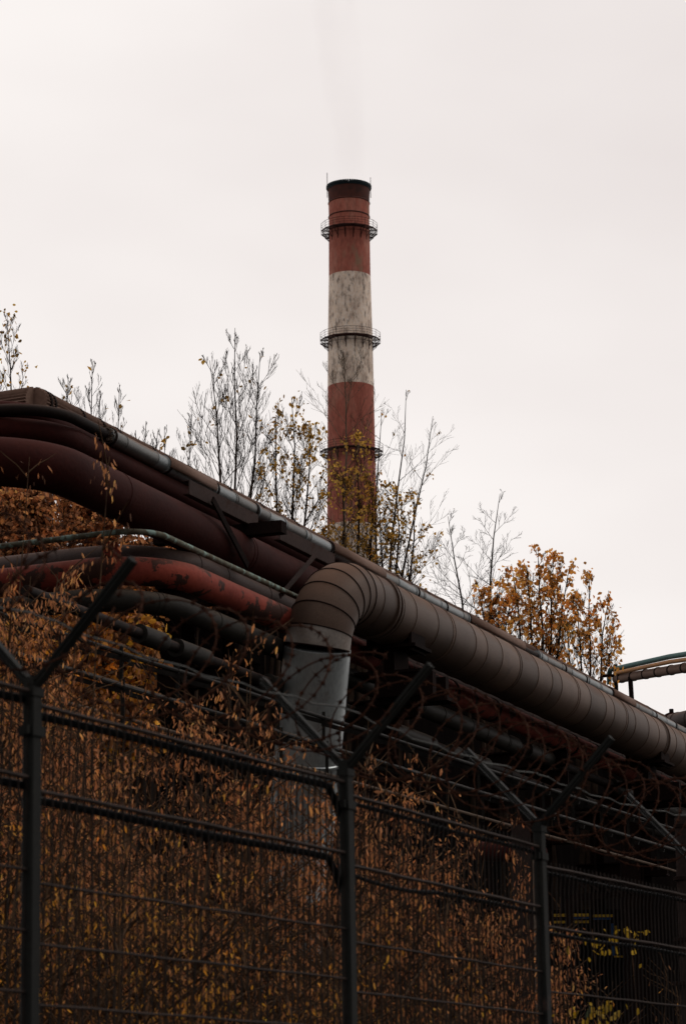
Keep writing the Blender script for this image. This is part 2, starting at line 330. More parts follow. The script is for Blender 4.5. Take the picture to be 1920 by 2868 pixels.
for ang, h in ((186, 2.3), (82, 2.0), (-2, 1.6), (268, .0)):
    if h:
        a = R(ang); p = Vector((cx_+math.cos(a)*(rr+.1), CY+math.sin(a)*(rr+.1), zt-1.5)); m2 = MB(); m2.tube([p, p+Vector((0, 0, 1.5+h))], .045, 5)
        m2.build('lightning_rod', M['ch_steel'], chm)
for uy in (532, 782, 1037):                                          # galleries
    zd = cz(uy); r0 = rad_at(zd); r1 = r0+1.15; ns = 16; m2 = MB(); m3 = MB()
    P = lambda r, k, z: Vector((cx_+math.cos(2*math.pi*(k+.5)/ns)*r, CY+math.sin(2*math.pi*(k+.5)/ns)*r, z))
    for k in range(ns):
        for z_, t in ((zd+1.1, .045), (zd+.75, .03), (zd+.4, .03)):
            m3.beam(P(r1, k, z_), P(r1, k+1, z_), t, t)
        m3.beam(P(r1, k, zd-.1), P(r1, k, zd+1.1), .05, .05)
        m2.beam(P(r1, k, zd), P(r1, k+1, zd), .06, .16)
        m2.beam(P(r0+.2, k, zd-.02), P(r0+.2, k+1, zd-.02), .06, .1)
        m2.beam(P(r0-.05, k, zd), P(r1, k, zd), .08, .1)
        m2.beam(P(r0-.05, k, zd-1.25), P(r1-.1, k, zd-.06), .07, .07)
        m2.beam(P(r0+.03, k, zd-1.6), P(r0+.03, k, zd), .09, .09)
        m2.beam(P(r0+.6, k, zd-.65), P(r0+.6, k+1, zd-.65), .04, .04)
        for q in range(6):                                            # grating bars of the deck
            f0 = (q+.5)/6; m2.beam(P(r0+.15+f0*.9, k, zd+.0), P(r0+.15+f0*.9, k+1, zd+.0), .07, .03)
    m2.build('gallery_deck', M['ch_steel'], chm); m3.build('gallery_railing', M['ch_steel'], chm)
# smoke
sm = MB(); q = []; rads = []
for i in range(9):
    f = i/8; q.append(U(801-20*f**.8, 431, CY)+Vector((0, 0, 0))); q[-1] = Vector((cx_-f*2.6+.5*math.sin(f*7)*f, CY, zt+.3+f*46)); rads.append(2.5+f*1.6)
sm.tube(q, rads, 24)
smm = bpy.data.materials.new('thin smoke'); smm.use_nodes = True; t = smm.node_tree; t.nodes.clear()
o_ = t.nodes.new('ShaderNodeOutputMaterial'); pv = t.nodes.new('ShaderNodeVolumePrincipled'); pv.inputs['Color'].default_value = (.84, .70, .69, 1)
tcn = t.nodes.new('ShaderNodeTexCoord'); mpn = t.nodes.new('ShaderNodeMapping'); mpn.inputs['Scale'].default_value = (1, 1, .25)
nn = t.nodes.new('ShaderNodeTexNoise'); nn.inputs['Scale'].default_value = .28; nn.inputs['Detail'].default_value = 2
t.links.new(tcn.outputs['Object'], mpn.inputs['Vector']); t.links.new(mpn.outputs['Vector'], nn.inputs['Vector'])
mr = t.nodes.new('ShaderNodeMapRange'); mr.inputs['From Min'].default_value = .35; mr.inputs['From Max'].default_value = .75; mr.inputs['To Max'].default_value = .017
t.links.new(nn.outputs['Fac'], mr.inputs['Value']); t.links.new(mr.outputs['Result'], pv.inputs['Density']); t.links.new(pv.outputs[0], o_.inputs['Volume'])
smo = sm.build('smoke', smm); smo['kind'] = 'stuff'; tag(smo, 'faint pinkish smoke rising from the chimney mouth', 'smoke')
# ------------------------------------------------------------------ pipes
LE = Vector((-2.0, 1.0, 0)).normalized()            # run of the rack beyond its corner
DIR = Vector((PD, 1, 0)).normalized()
def seam_profile(P, r, step, h=.012, wd=.012):
    """path + radii with raised seams every `step` metres"""
    D = [0]
    for a, b in zip(P[:-1], P[1:]): D.append(D[-1]+(b-a).length)
    tot = D[-1]
    def at(s):
        for i in range(len(P)-1):
            if D[i+1] >= s: return P[i].lerp(P[i+1], (s-D[i])/max(1e-9, D[i+1]-D[i]))
        return P[-1]
    ev = sorted(set([round(x, 5) for x in D]))
    marks = []
    s = step*.5
    k = 0
    while s < tot-.05:
        marks.append(s); k += 1; s += step*(1+.32*math.sin(k*2.3+step)) if k % 5 else wd*7
    ev = [(x, 0) for x in ev if all(abs(x-m_) > wd*2.2 for m_ in marks)]
    for m_ in marks: ev += [(m_-wd*1.6, 0), (m_-wd, 0), (m_-wd*.8, h), (m_+wd*.8, h), (m_+wd, 0), (m_+wd*1.6, 0)]
    ev.sort(); return [at(a) for a, _ in ev], [r+b for _, b in ev]
def sheets(mb, rads, n, nm, seed=0):               # every sheet between two seams gets one of nm materials
    rg = random.Random(seed); base = min(rads); cur = rg.randrange(nm); out_ = []; up_ = False
    for i in range(len(rads)-1):
        if rads[i+1] > base+1e-4 and not up_: up_ = True; cur = rg.choice([k for k in range(nm) if k != cur] + [cur])
        if rads[i+1] <= base+1e-4: up_ = False
        out_ += [cur]*n
    mb.m[:len(out_)] = out_
rnd = random.Random(7)
def pipe(name, P, r, m, label, cat='pipe', step=None, h=.01, wd=.01, n=28, group=None, parent=None, wobble=0.0):
    if wobble:
        P = resample(P, .6); P = [p+Vector((0, 0, wobble*mnoise.noise(Vector((i*.37, r*50, 0))))) for i, p in enumerate(P)]
    if step: P, rad = seam_profile(P, r, step, h, wd)
    else: rad = [r]*len(P)
    mb = MB(); mb.tube(P, rad, n)
    if parent is not None: return mb.build(name, m, parent)
    t = thing(name, P[0], label, cat, group); mb.build('pipe_wall' if not step else 'cladding', m, t)
    return t
def strap(P, r, wd, m, parent, name='strap', n=28):
    mb = MB(); d = (P[1]-P[0]).normalized(); c = P[0]
    mb.tube([c-d*wd/2, c-d*wd/2+d*.001, c+d*wd/2-d*.001, c+d*wd/2], [r*.97, r, r, r*.97], n); return mb.build(name, m, parent)
# big brown pipe with the elbow and riser
zB = axis(0, 1000, 1461); RB = .32
corner = pt(0, 738, zB); far = pt(0, 1760, zB)
rise_bot = U(688, 2700, 28.6); rise_bot.z = 0
ptop = fillet([far, corner, U(712, 1640, corner.y+.35)], .52, 24)
big = thing('elbowed_pipe', corner, 'thick brown clad pipe with a gored elbow turning down into a galvanised riser', 'pipe')
horiz = [ptop[0], ptop[1]]; elbow = ptop[1:-1]; rtop = ptop[-2]
Ph, Rh = seam_profile(horiz[::-1], RB, .52, .006, .010)
mb = MB(); mb.tube(Ph, Rh, 56); sheets(mb, Rh, 56, 3, 4); mb.build('cladding', [M['brown'], M['brown_b'], M['brown_c']], big)
mb = MB(); mb.tube(elbow, RB+.006, 56)
# gores: each segment slightly proud of the next
ge = elbow[::4]+([elbow[-1]] if (len(elbow)-1) % 4 else [])
mb = MB(); V = []
mb.tube(ge, RB+.008, 56, smooth=True, cap=False); mb.m[-56:] = [1]*56; mb.build('elbow', [M['brown'], M['zinc_old']], big)
for i in range(0, len(ge)):
    a = ge[max(0, i-1)]; b = ge[min(len(ge)-1, i+1)]; d = (b-a).normalized()
    m2 = MB(); m2.tube([ge[i]-d*.006, ge[i]-d*.005, ge[i]+d*.005, ge[i]+d*.006], [RB, RB+.015, RB+.015, RB], 56); m2.build('elbow_seam', M['seam'], big)
rd = (U(706, 1700, corner.y+.5)-rtop).normalized()
b1 = rtop+rd*.02
mid = rtop+rd*0.0
m2 = MB(); end = rtop+rd*8.6
bot = rtop+rd*(rtop.z/(-rd.z))
m2.tube([rtop, rtop+rd*.004, rtop+rd*1.15, rtop+rd*1.16, rtop+rd*1.18, rtop+rd*1.19, rtop+rd*2.5, rtop+rd*2.52, rtop+rd*2.54, rtop+rd*2.56, bot],
        [RB, RB+.016, RB+.016, RB+.03, RB+.03, RB+.012, RB+.012, RB+.025, RB+.025, RB+.010, RB+.010], 56)
m2.build('riser', M['zinc'], big)
dirn = rd; sidev = dirn.cross(Vector((0, 1, 0))).normalized()
m2 = MB(); m2.beam(rtop+rd*.1+Vector((.31, -.105, 0)), rtop+rd*2.4+Vector((.31, -.105, 0)), .018, .012); m2.build('riser_edge_strip', M['palestrip'], big)  # pale strip down the right edge of the riser
# flange pair on the big pipe near the elbow, mid joint far right
for ux in (846, 853, 1478): strap([pt(0, ux, zB), pt(0, ux+20, zB)], RB+.022, .035, M['brown'], big, 'strap', 56)
# saddle supports under the big pipe
for ux in (905, 1480):
    c = pt(0, ux, zB-RB); s_ = thing('pipe_saddle', (c.x, c.y, 0), 'dark steel saddle under the big pipe %s' % ('just right of the elbow' if ux < 1000 else 'near the right edge'), 'pipe support')
    PN = Vector((-DIR.y, DIR.x, 0))
    ax = (PN, DIR, Vector((0, 0, 1)))
    m2 = MB(); m2.box(c+Vector((0, 0, -.02)), (.62, .5, .035), ax); m2.box(c+Vector((0, 0, -.16)), (.12, .42, .25), ax); m2.box(c+Vector((0, 0, -.30)), (.75, .55, .03), ax)
    for q in (-1, 1): m2.box(c+PN*.24*q+Vector((0, 0, .04)), (.03, .42, .22), ax)
    m2.build('cradle', M['steel'], s_)
    m2 = MB()
    for q in (-.2, .2): m2.beam(c+DIR*q+PN*.15+Vector((0, 0, -.44)), c+DIR*q-PN*.5+Vector((0, 0, -.44)), .1, .24)
    m2.beam(c+PN*.3+Vector((0, 0, -.60)), c-PN*.62+Vector((0, 0, -.60)), .3, .04); m2.build('cross_beam', M['steel'], s_)
    m2 = MB(); m2.beam(Vector((c.x, c.y, 0))+PN*.3, Vector((c.x, c.y, c.z-.62))+PN*.3, .26, .26); m2.build('column', M['steel'], s_)
# --- upper group
def corner_run(o, ux, uy, cux, left_len=60.0, rux=1700, rf=.9):
    z = axis(o, ux, uy); c = pt(o, cux, z); return fillet([c+LE*left_len, c, pt(o, rux, z)], rf, 14), z, c
# corrugated cover (ribbed, faceted at the corner)
zD = axis(1.3, 474, 1123); cD = pt(1.3, 78, zD); duct = thing('ribbed_duct', cD, 'light brown duct with lengthwise ribs running topmost along the pipe rack', 'duct')
rD = .135; nr = 56
def rib(i, an): return .0075*(1 if int(an/(2*math.pi)*nr) % 2 else -1)
dd = [cD+LE*14, cD+LE*.02, cD+DIR*.04]
def offpath(a, b, st=1.2): n_ = max(2, int((b-a).length/st)); return [a.lerp(b, k/n_) for k in range(n_+1)]
dend = pt(1.3, 1512, zD)
mb = MB(); mb.tube(offpath(cD+LE*14, cD), rD, nr, wob=rib, smooth=False); mb.tube(offpath(cD, dend), rD, nr, wob=rib, smooth=False); mb.build('cladding', M['corr'], duct)
k = 0
for ux in (88, 98, 165, 212, 250, 330, 420, 505, 580, 660, 735, 810, 850, 890, 925, 960, 1000, 1040, 1080, 1120, 1165, 1210, 1255, 1300, 1345, 1390, 1430, 1470, 1508):
    c = pt(1.3, ux, zD); strap([c, c+DIR], rD+.012, .03, M['seam'], duct, 'strap', 32)
    m2 = MB(); m2.box(c+Vector((.0, -.0, rD+.010)), (.035, .04, .018)); m2.build('buckle', M['seam'], duct)
# silver lagged pipe: bare to the corner
zS = axis(.9, 474, 1114); sp_ = corner_run(.9, 474, 1114, 100, rux=250, rf=.8)
silver = thing('lagged_pipe', pt(.9, 250, zS), 'silver lagged pipe with straps whose dark bare end bends to the left', 'pipe')
mb = MB(); mb.tube(sp_[0], .052, 24); mb.build('bare_pipe', M['darkpipe'], silver)
sA = pt(.9, 243, zS); rS = .076
gap0, gap1 = 1188, 1224
def sil(a, b):
    P, r_ = seam_profile([pt(.9, a, zS), pt(.9, b, zS)], rS, .62, .005, .008); mb = MB(); mb.tube(P, r_, 32); sheets(mb, r_, 32, 2, int(a)); mb.build('lagging', [M['silver'], M['silver_b']], silver)
sil(243, gap0); sil(gap1, 1760)
mb = MB(); mb.tube([pt(.9, gap0-20, zS), pt(.9, gap1+20, zS)], .05, 20); mb.build('bare_pipe', M['darkpipe'], silver)
for ux in (250, 372, 377, 480, 485, 575, 580, 640, 688, 745, 750, 820, 868, 940, 945, 1010, 1060, 1066, 1128, 1186, 1228, 1282, 1330, 1336, 1390, 1440, 1490, 1535):
    c = pt(.9, ux, zS); strap([c, c+DIR], rS+.010, .028, M['seam'] if ux % 4 else M['silver'], silver)
# tufts of torn wool at the sleeve mouth
m2 = MB(); r_ = random.Random(3)
for i in range(140):
    a = r_.uniform(0, 6.28); rr_ = r_.uniform(.052, .078); c = sA+DIR*r_.uniform(-.05, .03)+(Vector((-DIR.y, DIR.x, 0))*math.cos(a)+Vector((0, 0, 1))*math.sin(a))*rr_
    e = Vector([r_.uniform(-1, 1) for _ in range(3)])*.016; f_ = Vector([r_.uniform(-1, 1) for _ in range(3)])*.016; m2.add([c-e, c+f_, c+e, c-f_], [(0, 1, 2, 3)])
m2.build('torn_wool', M['trayl'], silver)
# half shell sheets lying on the silver pipe (browner patches)
for a, b in ((372, 478), (748, 866), (1062, 1186), (1390, 1440)):
    m2 = MB(); V = []; ns = 10
    A = pt(.9, a, zS); B = pt(.9, b, zS); PNv = Vector((-DIR.y, DIR.x, 0))
    for p in (A, B):
        for k in range(ns+1):
            an = R(-25)+R(190)*k/ns; V.append(p+(-PNv*math.cos(an)+Vector((0, 0, 1))*math.sin(an))*(rS+.016))
    m2.add(V, [(k, k+1, ns+2+k, ns+1+k) for k in range(ns)], 0, True); so_ = m2.build('cover_sheet', M['corr'], silver)
    md = so_.modifiers.new('t', 'SOLIDIFY'); md.thickness = .006
P, z, c = corner_run(1.2, 60, 938, 40, rf=.5); pipe('red_pipe', P, .10, M['darkred'], 'dark red pipe glimpsed between the ribbed duct and the bare dark pipe at far left')
P, z, c = corner_run(1.0, 310, 1080, 78, rf=.7); pipe('red_pipe', P, .112, M['darkred'], 'dark red pipe bending right below the bare dark pipe at upper left', step=3.1, h=.004)
P, z, c = corner_run(.75, 219, 1112, 55, rf=.8); pipe('red_pipe', P, .215, M['darkred'], 'widest dark red pipe, its underside black, above the thin rusty teal rail', step=2.6, h=.004, n=48)
# --- rusty teal rail pipe
zH = axis(.46, 500, 1283); cH = pt(.46, 338, zH)
tH = thing('thin_pipe', cH, 'thin pipe with peeling teal paint and rust bent above the flaking red pipe', 'pipe')
mb = MB(); Pq = resample(fillet([cH+LE*40, cH, pt(.46, 702, zH)], .35, 8), .5); mb.tube(Pq, [.028]*len(Pq), 16); mb.build('pipe_wall', M['teal'], tH)
# --- front pair: clad brown behind, flaking red in front
zF = axis(.46, 884, 1520); cF = pt(.46, 362, zF)
tF = thing('flaking_pipe', cF, 'red pipe with flaking paint that bends and passes behind the riser', 'pipe')
Pq = fillet([cF+LE*40, cF, pt(.46, 1700, zF)], .7, 14); Pq, rq = seam_profile(Pq, .134, 2.4, .004, .008); mb = MB(); mb.tube(Pq, rq, 32); mb.build('pipe_wall', M['red'], tF)
for ux in (1024, 1120, 1300, 1352):
    c = pt(.46, ux, zF); strap([c, c+DIR], .146, .05, M['steel'], tF, 'clamp')
t_ = 0.2
while proj(cF+LE*t_)[0] > 256: t_ += .02
P_ = cF+LE*t_+Vector((0, -.02, 0)); hb_ = zH-.028-zF
m2 = MB(); m2.add([P_+Vector((x, y, z)) for x, y, z in ((-.095, 0, .10), (.095, 0, .10), (.095, .1, .10), (-.095, .1, .10), (-.06, .02, hb_), (.06, .02, hb_), (.06, .08, hb_), (-.06, .08, hb_))],
                 [(0, 1, 5, 4), (1, 2, 6, 5), (2, 3, 7, 6), (3, 0, 4, 7), (4, 5, 6, 7), (0, 3, 2, 1)])
m2.box(P_+Vector((0, -.005, .10+hb_/2-.05)), (.02, .03, hb_-.12)); m2.build('bracket', M['red'], tF)
zG = zF+.27; cG = pt(.75, 366, zG)
tG = thing('clad_pipe', cG, 'dull brown clad pipe lying just behind and above the flaking red pipe', 'pipe')
Pq = fillet([cG+LE*40, cG, pt(.75, 1700, zG)], .8, 6); Pq, rq = seam_profile(Pq, .135, .8, .006, .008); mb = MB(); mb.tube(Pq, rq, 32); mb.build('cladding', M['brown_dk'], tG)
# --- lower grey pipes
z1 = axis(.5, 1092, 1671); c1 = pt(.5, 330, z1)
t1 = thing('grey_pipe', c1, 'dark grey lagged pipe under the flaking red pipe, running past the riser', 'pipe')
Pq = fillet([c1+LE*40, c1, pt(.5, 1175, z1)], .8, 8); Pq, rq = seam_profile(Pq, .105, .75, .005, .008); mb = MB(); mb.tube(Pq, rq, 32); mb.build('lagging', M['grey'], t1)
mb = MB(); mb.tube([pt(.5, 1170, z1), pt(.5, 1720, z1)], .06, 20); mb.build('bare_pipe', M['darkpipe'], t1)
for a, b in ((1200, 1252), (1395, 1620)):
    mb = MB(); P, r_2 = seam_profile([pt(.5, a, z1), pt(.5, b, z1)], .105, .75, .005, .008); mb.tube(P, r_2, 32); mb.build('lagging', M['grey'], t1)
z2 = axis(.5, 1066, 1733)
t2 = thing('patched_pipe', pt(.5, 200, z2), 'thin dark pipe with short grey lagging sleeves left on it', 'pipe')
mb = MB(); mb.tube([pt(.5, 60, z2), pt(.5, 1700, z2)], .05, 16); mb.build('bare_pipe', M['darkpipe'], t2)
for a, b in ((318, 372), (402, 470), (612, 650), (690, 800), (890, 985), (1022, 1045), (1056, 1110), (1330, 1362), (1440, 1600)):
    mb = MB(); mb.tube([pt(.5, a, z2), pt(.5, b, z2)], .088, 28); mb.build('sleeve', M['grey'], t2)
z3 = axis(1.0, 1100, 1600)  # added pipe, its black fills the shaded gap between red and grey pipes
pipe('gap_filler_pipe', [pt(1.0, 760, z3), pt(1.0, 1720, z3)], .2, M['steel'], 'near black pipe added behind the grey pipe right of the riser to darken the gap', step=3, h=.005)
# --- rack frames
def frame(ux, o0, o1, zlist, label, braces=True, colo=(.0,)):
    p = pt((o0+o1)/2, ux, 5.0); t = thing('rack_frame', (p.x, p.y, 0), label, 'pipe rack frame', 'frames carrying the pipe rack')
    PN = Vector((-DIR.y, DIR.x, 0))
    base = pt(o0, ux, 5.0)-PN*o0; B0 = Vector((base.x, base.y, 0))
    zt_ = max(zlist)
    for o in (o0+.1, o1-.1):
        m2 = MB(); q = B0+PN*o; m2.beam(q, q+Vector((0, 0, zt_-.1)), .2, .03); 
        for s in (-1, 1): m2.beam(q+PN*0+DIR*s*.1, q+DIR*s*.1+Vector((0, 0, zt_-.1)), .02, .2, up=Vector((0, 1, 0)))
        m2.build('column', M['steel'], t)
    for z_ in zlist:
        m2 = MB(); a = B0+PN*(o0-.25)+Vector((0, 0, z_)); b = B0+PN*(o1+.2)+Vector((0, 0, z_)); m2.beam(a, b, .04, .2)
        for s in (-.1, .1): m2.beam(a+Vector((0, 0, s)), b+Vector((0, 0, s)), .16, .02)
        m2.build('cross_beam', M['steel'], t)
    if braces:
        for s in (-1, 1):
            m2 = MB(); m2.beam(B0+PN*(o0+.08)+DIR*s*.95+Vector((0, 0, zt_-.05)), B0+PN*(o0+.08)+Vector((0, 0, zt_-1.6)), .09, .03, up=Vector((1, 0, 0))); m2.build('brace', M['beam'] if s > 0 else M['steel'], t)
    return t
zR2 = axis(.75, 219, 1112)
PN = Vector((-DIR.y, DIR.x, 0))
frame(536, .95, 1.6, [zR2-.31, z1-.25, z2-.8], 'steel rack frame with a diagonal brace left of the elbow', False)
frame(912, .35, 1.4, [z1-.2, z2-.7], 'steel rack frame standing behind the riser, under the elbow', False)
frame(1262, .5, 1.4, [zF-.28, z1-.25, z2-.6], 'steel rack frame right of the riser where the grey lagging breaks', False)
frame(1490, .5, 1.4, [zF-.28, z1-.25, z2-.6], 'steel rack frame under the big pipe near the right edge', False)
def strut(o, ux0, uy0, ux1, uy1, wd, m, name, label):
    a = pt(o, ux0, axis(o, ux0, uy0)); b = pt(o, ux1, axis(o, ux1, uy1)); m2 = MB(); m2.beam(a, b, wd*.3, wd, up=PN.cross((b-a).normalized())); tag(m2.build(name, m, None, origin=a), label, 'brace')
strut(.5, 486, 1142, 566, 1294, .07, M['steel'], 'diagonal_strut', 'dark diagonal strut crossing the widest red pipe left of the cross beam')
strut(.48, 722, 1268, 640, 1364, .05, M['beam'], 'diagonal_strut', 'short pale diagonal strut just left of the elbow top')
strut(.9, 500, 1200, 500, 1390, .12, M['steel'], 'hanger', 'dark upright hanger left of the diagonal strut')
strut(.7, 545, 1330, 595, 1352, .16, M['beam'], 'gusset', 'weathered plate resting between the clad pipe and the thin teal rail')
# longitudinal beams under the silver pipe
for a, b, lb in ((424, 592, 'weathered grey channel beam under the silver pipe, left of the cross beam'), (645, 778, 'weathered grey channel beam under the silver pipe, next to the elbow')):
    A = pt(.55, a, 0); B = pt(.55, b, 0); zz = axis(.55, 520, 1158)
    A.z = B.z = zz; m2 = MB(); m2.beam(A, B, .012, .13); m2.beam(A+Vector((0, 0, .065))+PN*.03, B+Vector((0, 0, .065))+PN*.03, .07, .012); m2.beam(A-Vector((0, 0, .065))+PN*.03, B-Vector((0, 0, .065))+PN*.03, .07, .012)
    t = m2.build('channel_beam', M['beam'], None, origin=A); tag(t, lb, 'beam')
A = pt(.3, 628, axis(.3, 628, 1208)); m2 = MB(); m2.beam(A-PN*.1, A+PN*1.3, .14, .12)
t = m2.build('cross_beam', M['steel'], None, origin=A); tag(t, 'dark cross beam end poking out between the two grey channel beams', 'beam')
# --- cable ladder trays
def tray(o, ux0, ux1, ref, label, wd=.34, pd=.45, hz=.12):
    z_ = axis(o, ref[0], ref[1], pd); a = pt(o, ux0, z_, pd); b = pt(o, ux1, z_, pd); d = (b-a).normalized(); nn = Vector((-d.y, d.x, 0))
    t = thing('cable_tray', a, label, 'cable tray')
    for k, (oo, dz, r_, mm) in enumerate(((0, 0, .02, 'tray'), (wd*.5, hz*.5, .018, 'tray'), (wd, hz, .02, 'tray'), (0, -.26, .017, 'trayl'))):
        m2 = MB(); P = resample([a+nn*oo+Vector((0, 0, dz)), b+nn*oo+Vector((0, 0, dz))], .8)
        P = [p+Vector((0, 0, .012*mnoise.noise(Vector((i*.5, k*3, o))))) for i, p in enumerate(P)]
        m2.tube(P, r_, 8); m2.build('rail', M[mm], t)
    L_ = (b-a).length; s = .3
    while s < L_:
        c = a+d*s; m2 = MB(); m2.beam(c-nn*.08+Vector((0, 0, -.07)), c+nn*(wd+.12)+Vector((0, 0, hz-.02)), .03, .04); m2.beam(c+Vector((0, 0, -.3)), c+Vector((0, 0, .05)), .03, .03)
        m2.build('rung', M['tray'], t); s += .95
    return t
tray(-.9, -60, 1700, (300, 1500), 'cable tray of thin rails above the dry shrubs, upper one of two', pd=.46)
tray(-1.0, -60, 1700, (273, 1584-18), 'lower cable tray with one pale rail, seen over the fence top', pd=.46)
# ------------------------------------------------------------------ dark building added behind the rack to blacken its gaps
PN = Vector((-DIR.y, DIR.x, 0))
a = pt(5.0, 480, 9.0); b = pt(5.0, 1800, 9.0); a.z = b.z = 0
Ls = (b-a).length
dark_backing = thing('dark_backing', a, 'long near black building added behind the pipe rack to make its gaps dark', 'dark_backing')
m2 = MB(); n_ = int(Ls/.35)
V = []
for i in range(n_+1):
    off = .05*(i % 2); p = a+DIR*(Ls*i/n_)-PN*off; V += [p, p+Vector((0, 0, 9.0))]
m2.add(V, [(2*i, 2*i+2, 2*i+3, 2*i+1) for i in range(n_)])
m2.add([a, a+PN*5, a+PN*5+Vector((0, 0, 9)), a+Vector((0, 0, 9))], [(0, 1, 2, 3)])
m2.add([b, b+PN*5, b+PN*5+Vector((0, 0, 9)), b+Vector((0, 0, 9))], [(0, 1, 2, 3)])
m2.build('wall', M['dark_backing'], dark_backing)
m2 = MB(); m2.box(a+DIR*Ls/2+PN*2.5+Vector((0, 0, 9.08)), (5.4, Ls+.4, .14), (PN, DIR, Vector((0, 0, 1)))); m2.build('roof', M['dark_backing'], dark_backing)
# ------------------------------------------------------------------ far pipe bridge on the right
def far_run(name, pts, r, m, label):
    t = thing(name, pts[0], label, 'pipe'); mb = MB(); mb.tube(pts, r, 20); mb.build('pipe_wall', m, t); return t
FB = 60.0
qa = lambda ux, uy, Y: U(ux, uy, Y)
far_run('teal_pipe', fillet([qa(1392, 1565, 60.6), qa(1392, 1531, 60.6), qa(1408, 1529, 60), qa(1530, 1502, 56), qa(1660, 1482, 52)], .15, 5), .055, M['tealpaint'], 'teal pipe on top of the far pipe bridge at right')
far_run('ochre_pipe', [qa(1405, 1540, 60), qa(1530, 1514, 56), qa(1660, 1496, 52)], .045, M['ochre'], 'ochre pipe just under the teal pipe of the far bridge')
mb = MB(); P0 = qa(1408, 1553, 60.3); P1 = qa(1680, 1509, 52.3)
mb.tube([P0, P1], .10, 20); t = thing('bridge_duct', P0, 'brown lagged duct lowest on the far pipe bridge', 'duct'); mb.build('lagging', M['corr'], t)
for k in range(9):
    c = P0.lerp(P1, (k+.5)/9); strap([c, c+(P1-P0)], .112, .06, M['seam'], t)
lg = qa(1440, 1548, 59); m2 = MB(); m2.beam(lg, Vector((lg.x+.35, lg.y-.2, 0)), .08, .08); t = m2.build('trestle', M['steel'], None, origin=lg); tag(t, 'slanting dark leg of the far pipe bridge', 'support')
lg = qa(1406, 1520, 60.2); m2 = MB(); m2.beam(lg, Vector((lg.x, lg.y, 0)), .09, .09); m2.beam(lg+Vector((-.3, 0, -.25)), lg+Vector((.1, 0, -.25)), .09, .06); t = m2.build('trestle', M['steel'], None, origin=lg); tag(t, 'upright dark post at the left end of the far pipe bridge', 'support')
m2 = MB(); c = qa(1392, 1520, 60.6); m2.tube([c, c+Vector((0, 0, .22))], .03, 8); m2.box(c+Vector((0, 0, .1)), (.16, .03, .03)); m2.box(c+Vector((0, 0, .24)), (.1, .1, .02)); t = m2.build('valve', M['steel'], None, origin=c); tag(t, 'small valve on the left end of the teal pipe', 'valve')
# brown vessel end at the right edge
c0 = qa(1536, 1655, 48); c1_ = qa(1700, 1618, 45); t = thing('clad_vessel', c0, 'brown clad horizontal vessel cut by the right edge above the silver pipe', 'vessel')
mb = MB(); P, r_2 = seam_profile([c0, c1_], .17, .6, .01, .01); mb.tube(P, r_2, 32); mb.build('cladding', M['brown_dk'], t); dv = (c1_-c0).normalized()
mb = MB(); mb.tube([c0-dv*.05, c0+dv*.01], .2, 24); mb.build('flange', M['darkred'], t)
mb = MB(); mb.tube([c0-dv*.25+Vector((0, 0, -.05)), c0], .06, 12); mb.tube([c0-dv*.02+Vector((0, 0, .2)), c0-dv*.02+Vector((0, 0, .26))], .04, 8); mb.build('nozzle', M['darkpipe'], t)
mb = MB(); mb.beam(Vector((c0.x+.8, c0.y-.3, 0)), c0+Vector((.8, -.3, -.1)), .15, .15); mb.build('column', M['steel'], t)
# ------------------------------------------------------------------ things seen through the right-hand fence
def col_(ux, uy_top, Y, w_, m, name, label, cat):
    p = U(ux, uy_top, Y); mb = MB(); mb.beam(Vector((p.x, p.y, 0)), p, w_, w_); return tag(mb.build(name, m, None, origin=(p.x, p.y, 0)), label, cat)
t = thing('column', tuple(U(1190, 1900, 24).xy)+(0,), 'grey brown square column with a pale edge strip behind the third fence post', 'column')
p = U(1190, 1880, 24); mb = MB(); mb.beam(Vector((p.x, p.y, 0)), p, .16, .16); mb.build('shaft', M['column'], t)
mb = MB(); mb.beam(Vector((p.x+.105, p.y-.06, 0)), p+Vector((.105, -.06, -.3)), .035, .035); mb.build('edge_strip', M['palestrip'], t)
t = thing('standpipe', tuple(U(1556, 1800, 22).xy)+(0,), 'brown upright pipe with clamps at the right edge behind the fence', 'pipe')
p = U(1558, 1870, 22); mb = MB(); mb.tube([Vector((p.x, p.y, 0)), p], .06, 16); mb.build('pipe_wall', M['column'], t)
for uy in (1890, 2010, 2150, 2250): c = U(1558, uy, 22); strap([c, c+Vector((0, 0, 1))], .068, .03, M['seam'], t, 'clamp')
c = U(1242, 1960, 25); mb = MB(); mb.tube([c+Vector((-.6, .4, .1)), c+Vector((-.2, .1, .05)), c], .09, 20); tag(mb.build('pipe_stub', M['darkred'], None, origin=c), 'short dull red pipe stub showing beside the third fence post', 'pipe')
# blue and yellow hut
hb = U(1355, 2140, 38); bt = thing('hut', (hb.x, hb.y, 0), 'small blue and yellow framed hut glimpsed through the right fence panel', 'hut')
def rect(ux0, uy0, ux1, uy1, Y, m, nm, th=.06):
    A = U(ux0, uy1, Y); B = U(ux1, uy0, Y); mb = MB(); mb.box((A+B)/2, (abs(B.x-A.x), th, abs(B.z-A.z))); return mb.build(nm, m, bt)
A = U(1250, 2080, 38.3); B = U(1470, 2080, 38.3); mb = MB(); mb.box(((A.x+B.x)/2, 39.2, A.z/2), (B.x-A.x, 1.6, A.z)); mb.build('wall', M['dark_backing'], bt)
rect(1262, 2090, 1345, 2097, 38.25, M['yellow'], 'trim'); rect(1262, 2106, 1345, 2112, 38.25, M['yellow'], 'trim'); rect(1355, 2092, 1400, 2098, 38.25, M['yellow'], 'trim')
rect(1300, 2098, 1345, 2102, 38.22, M['blue'], 'panel'); rect(1355, 2099, 1396, 2104, 38.22, M['blue'], 'panel')
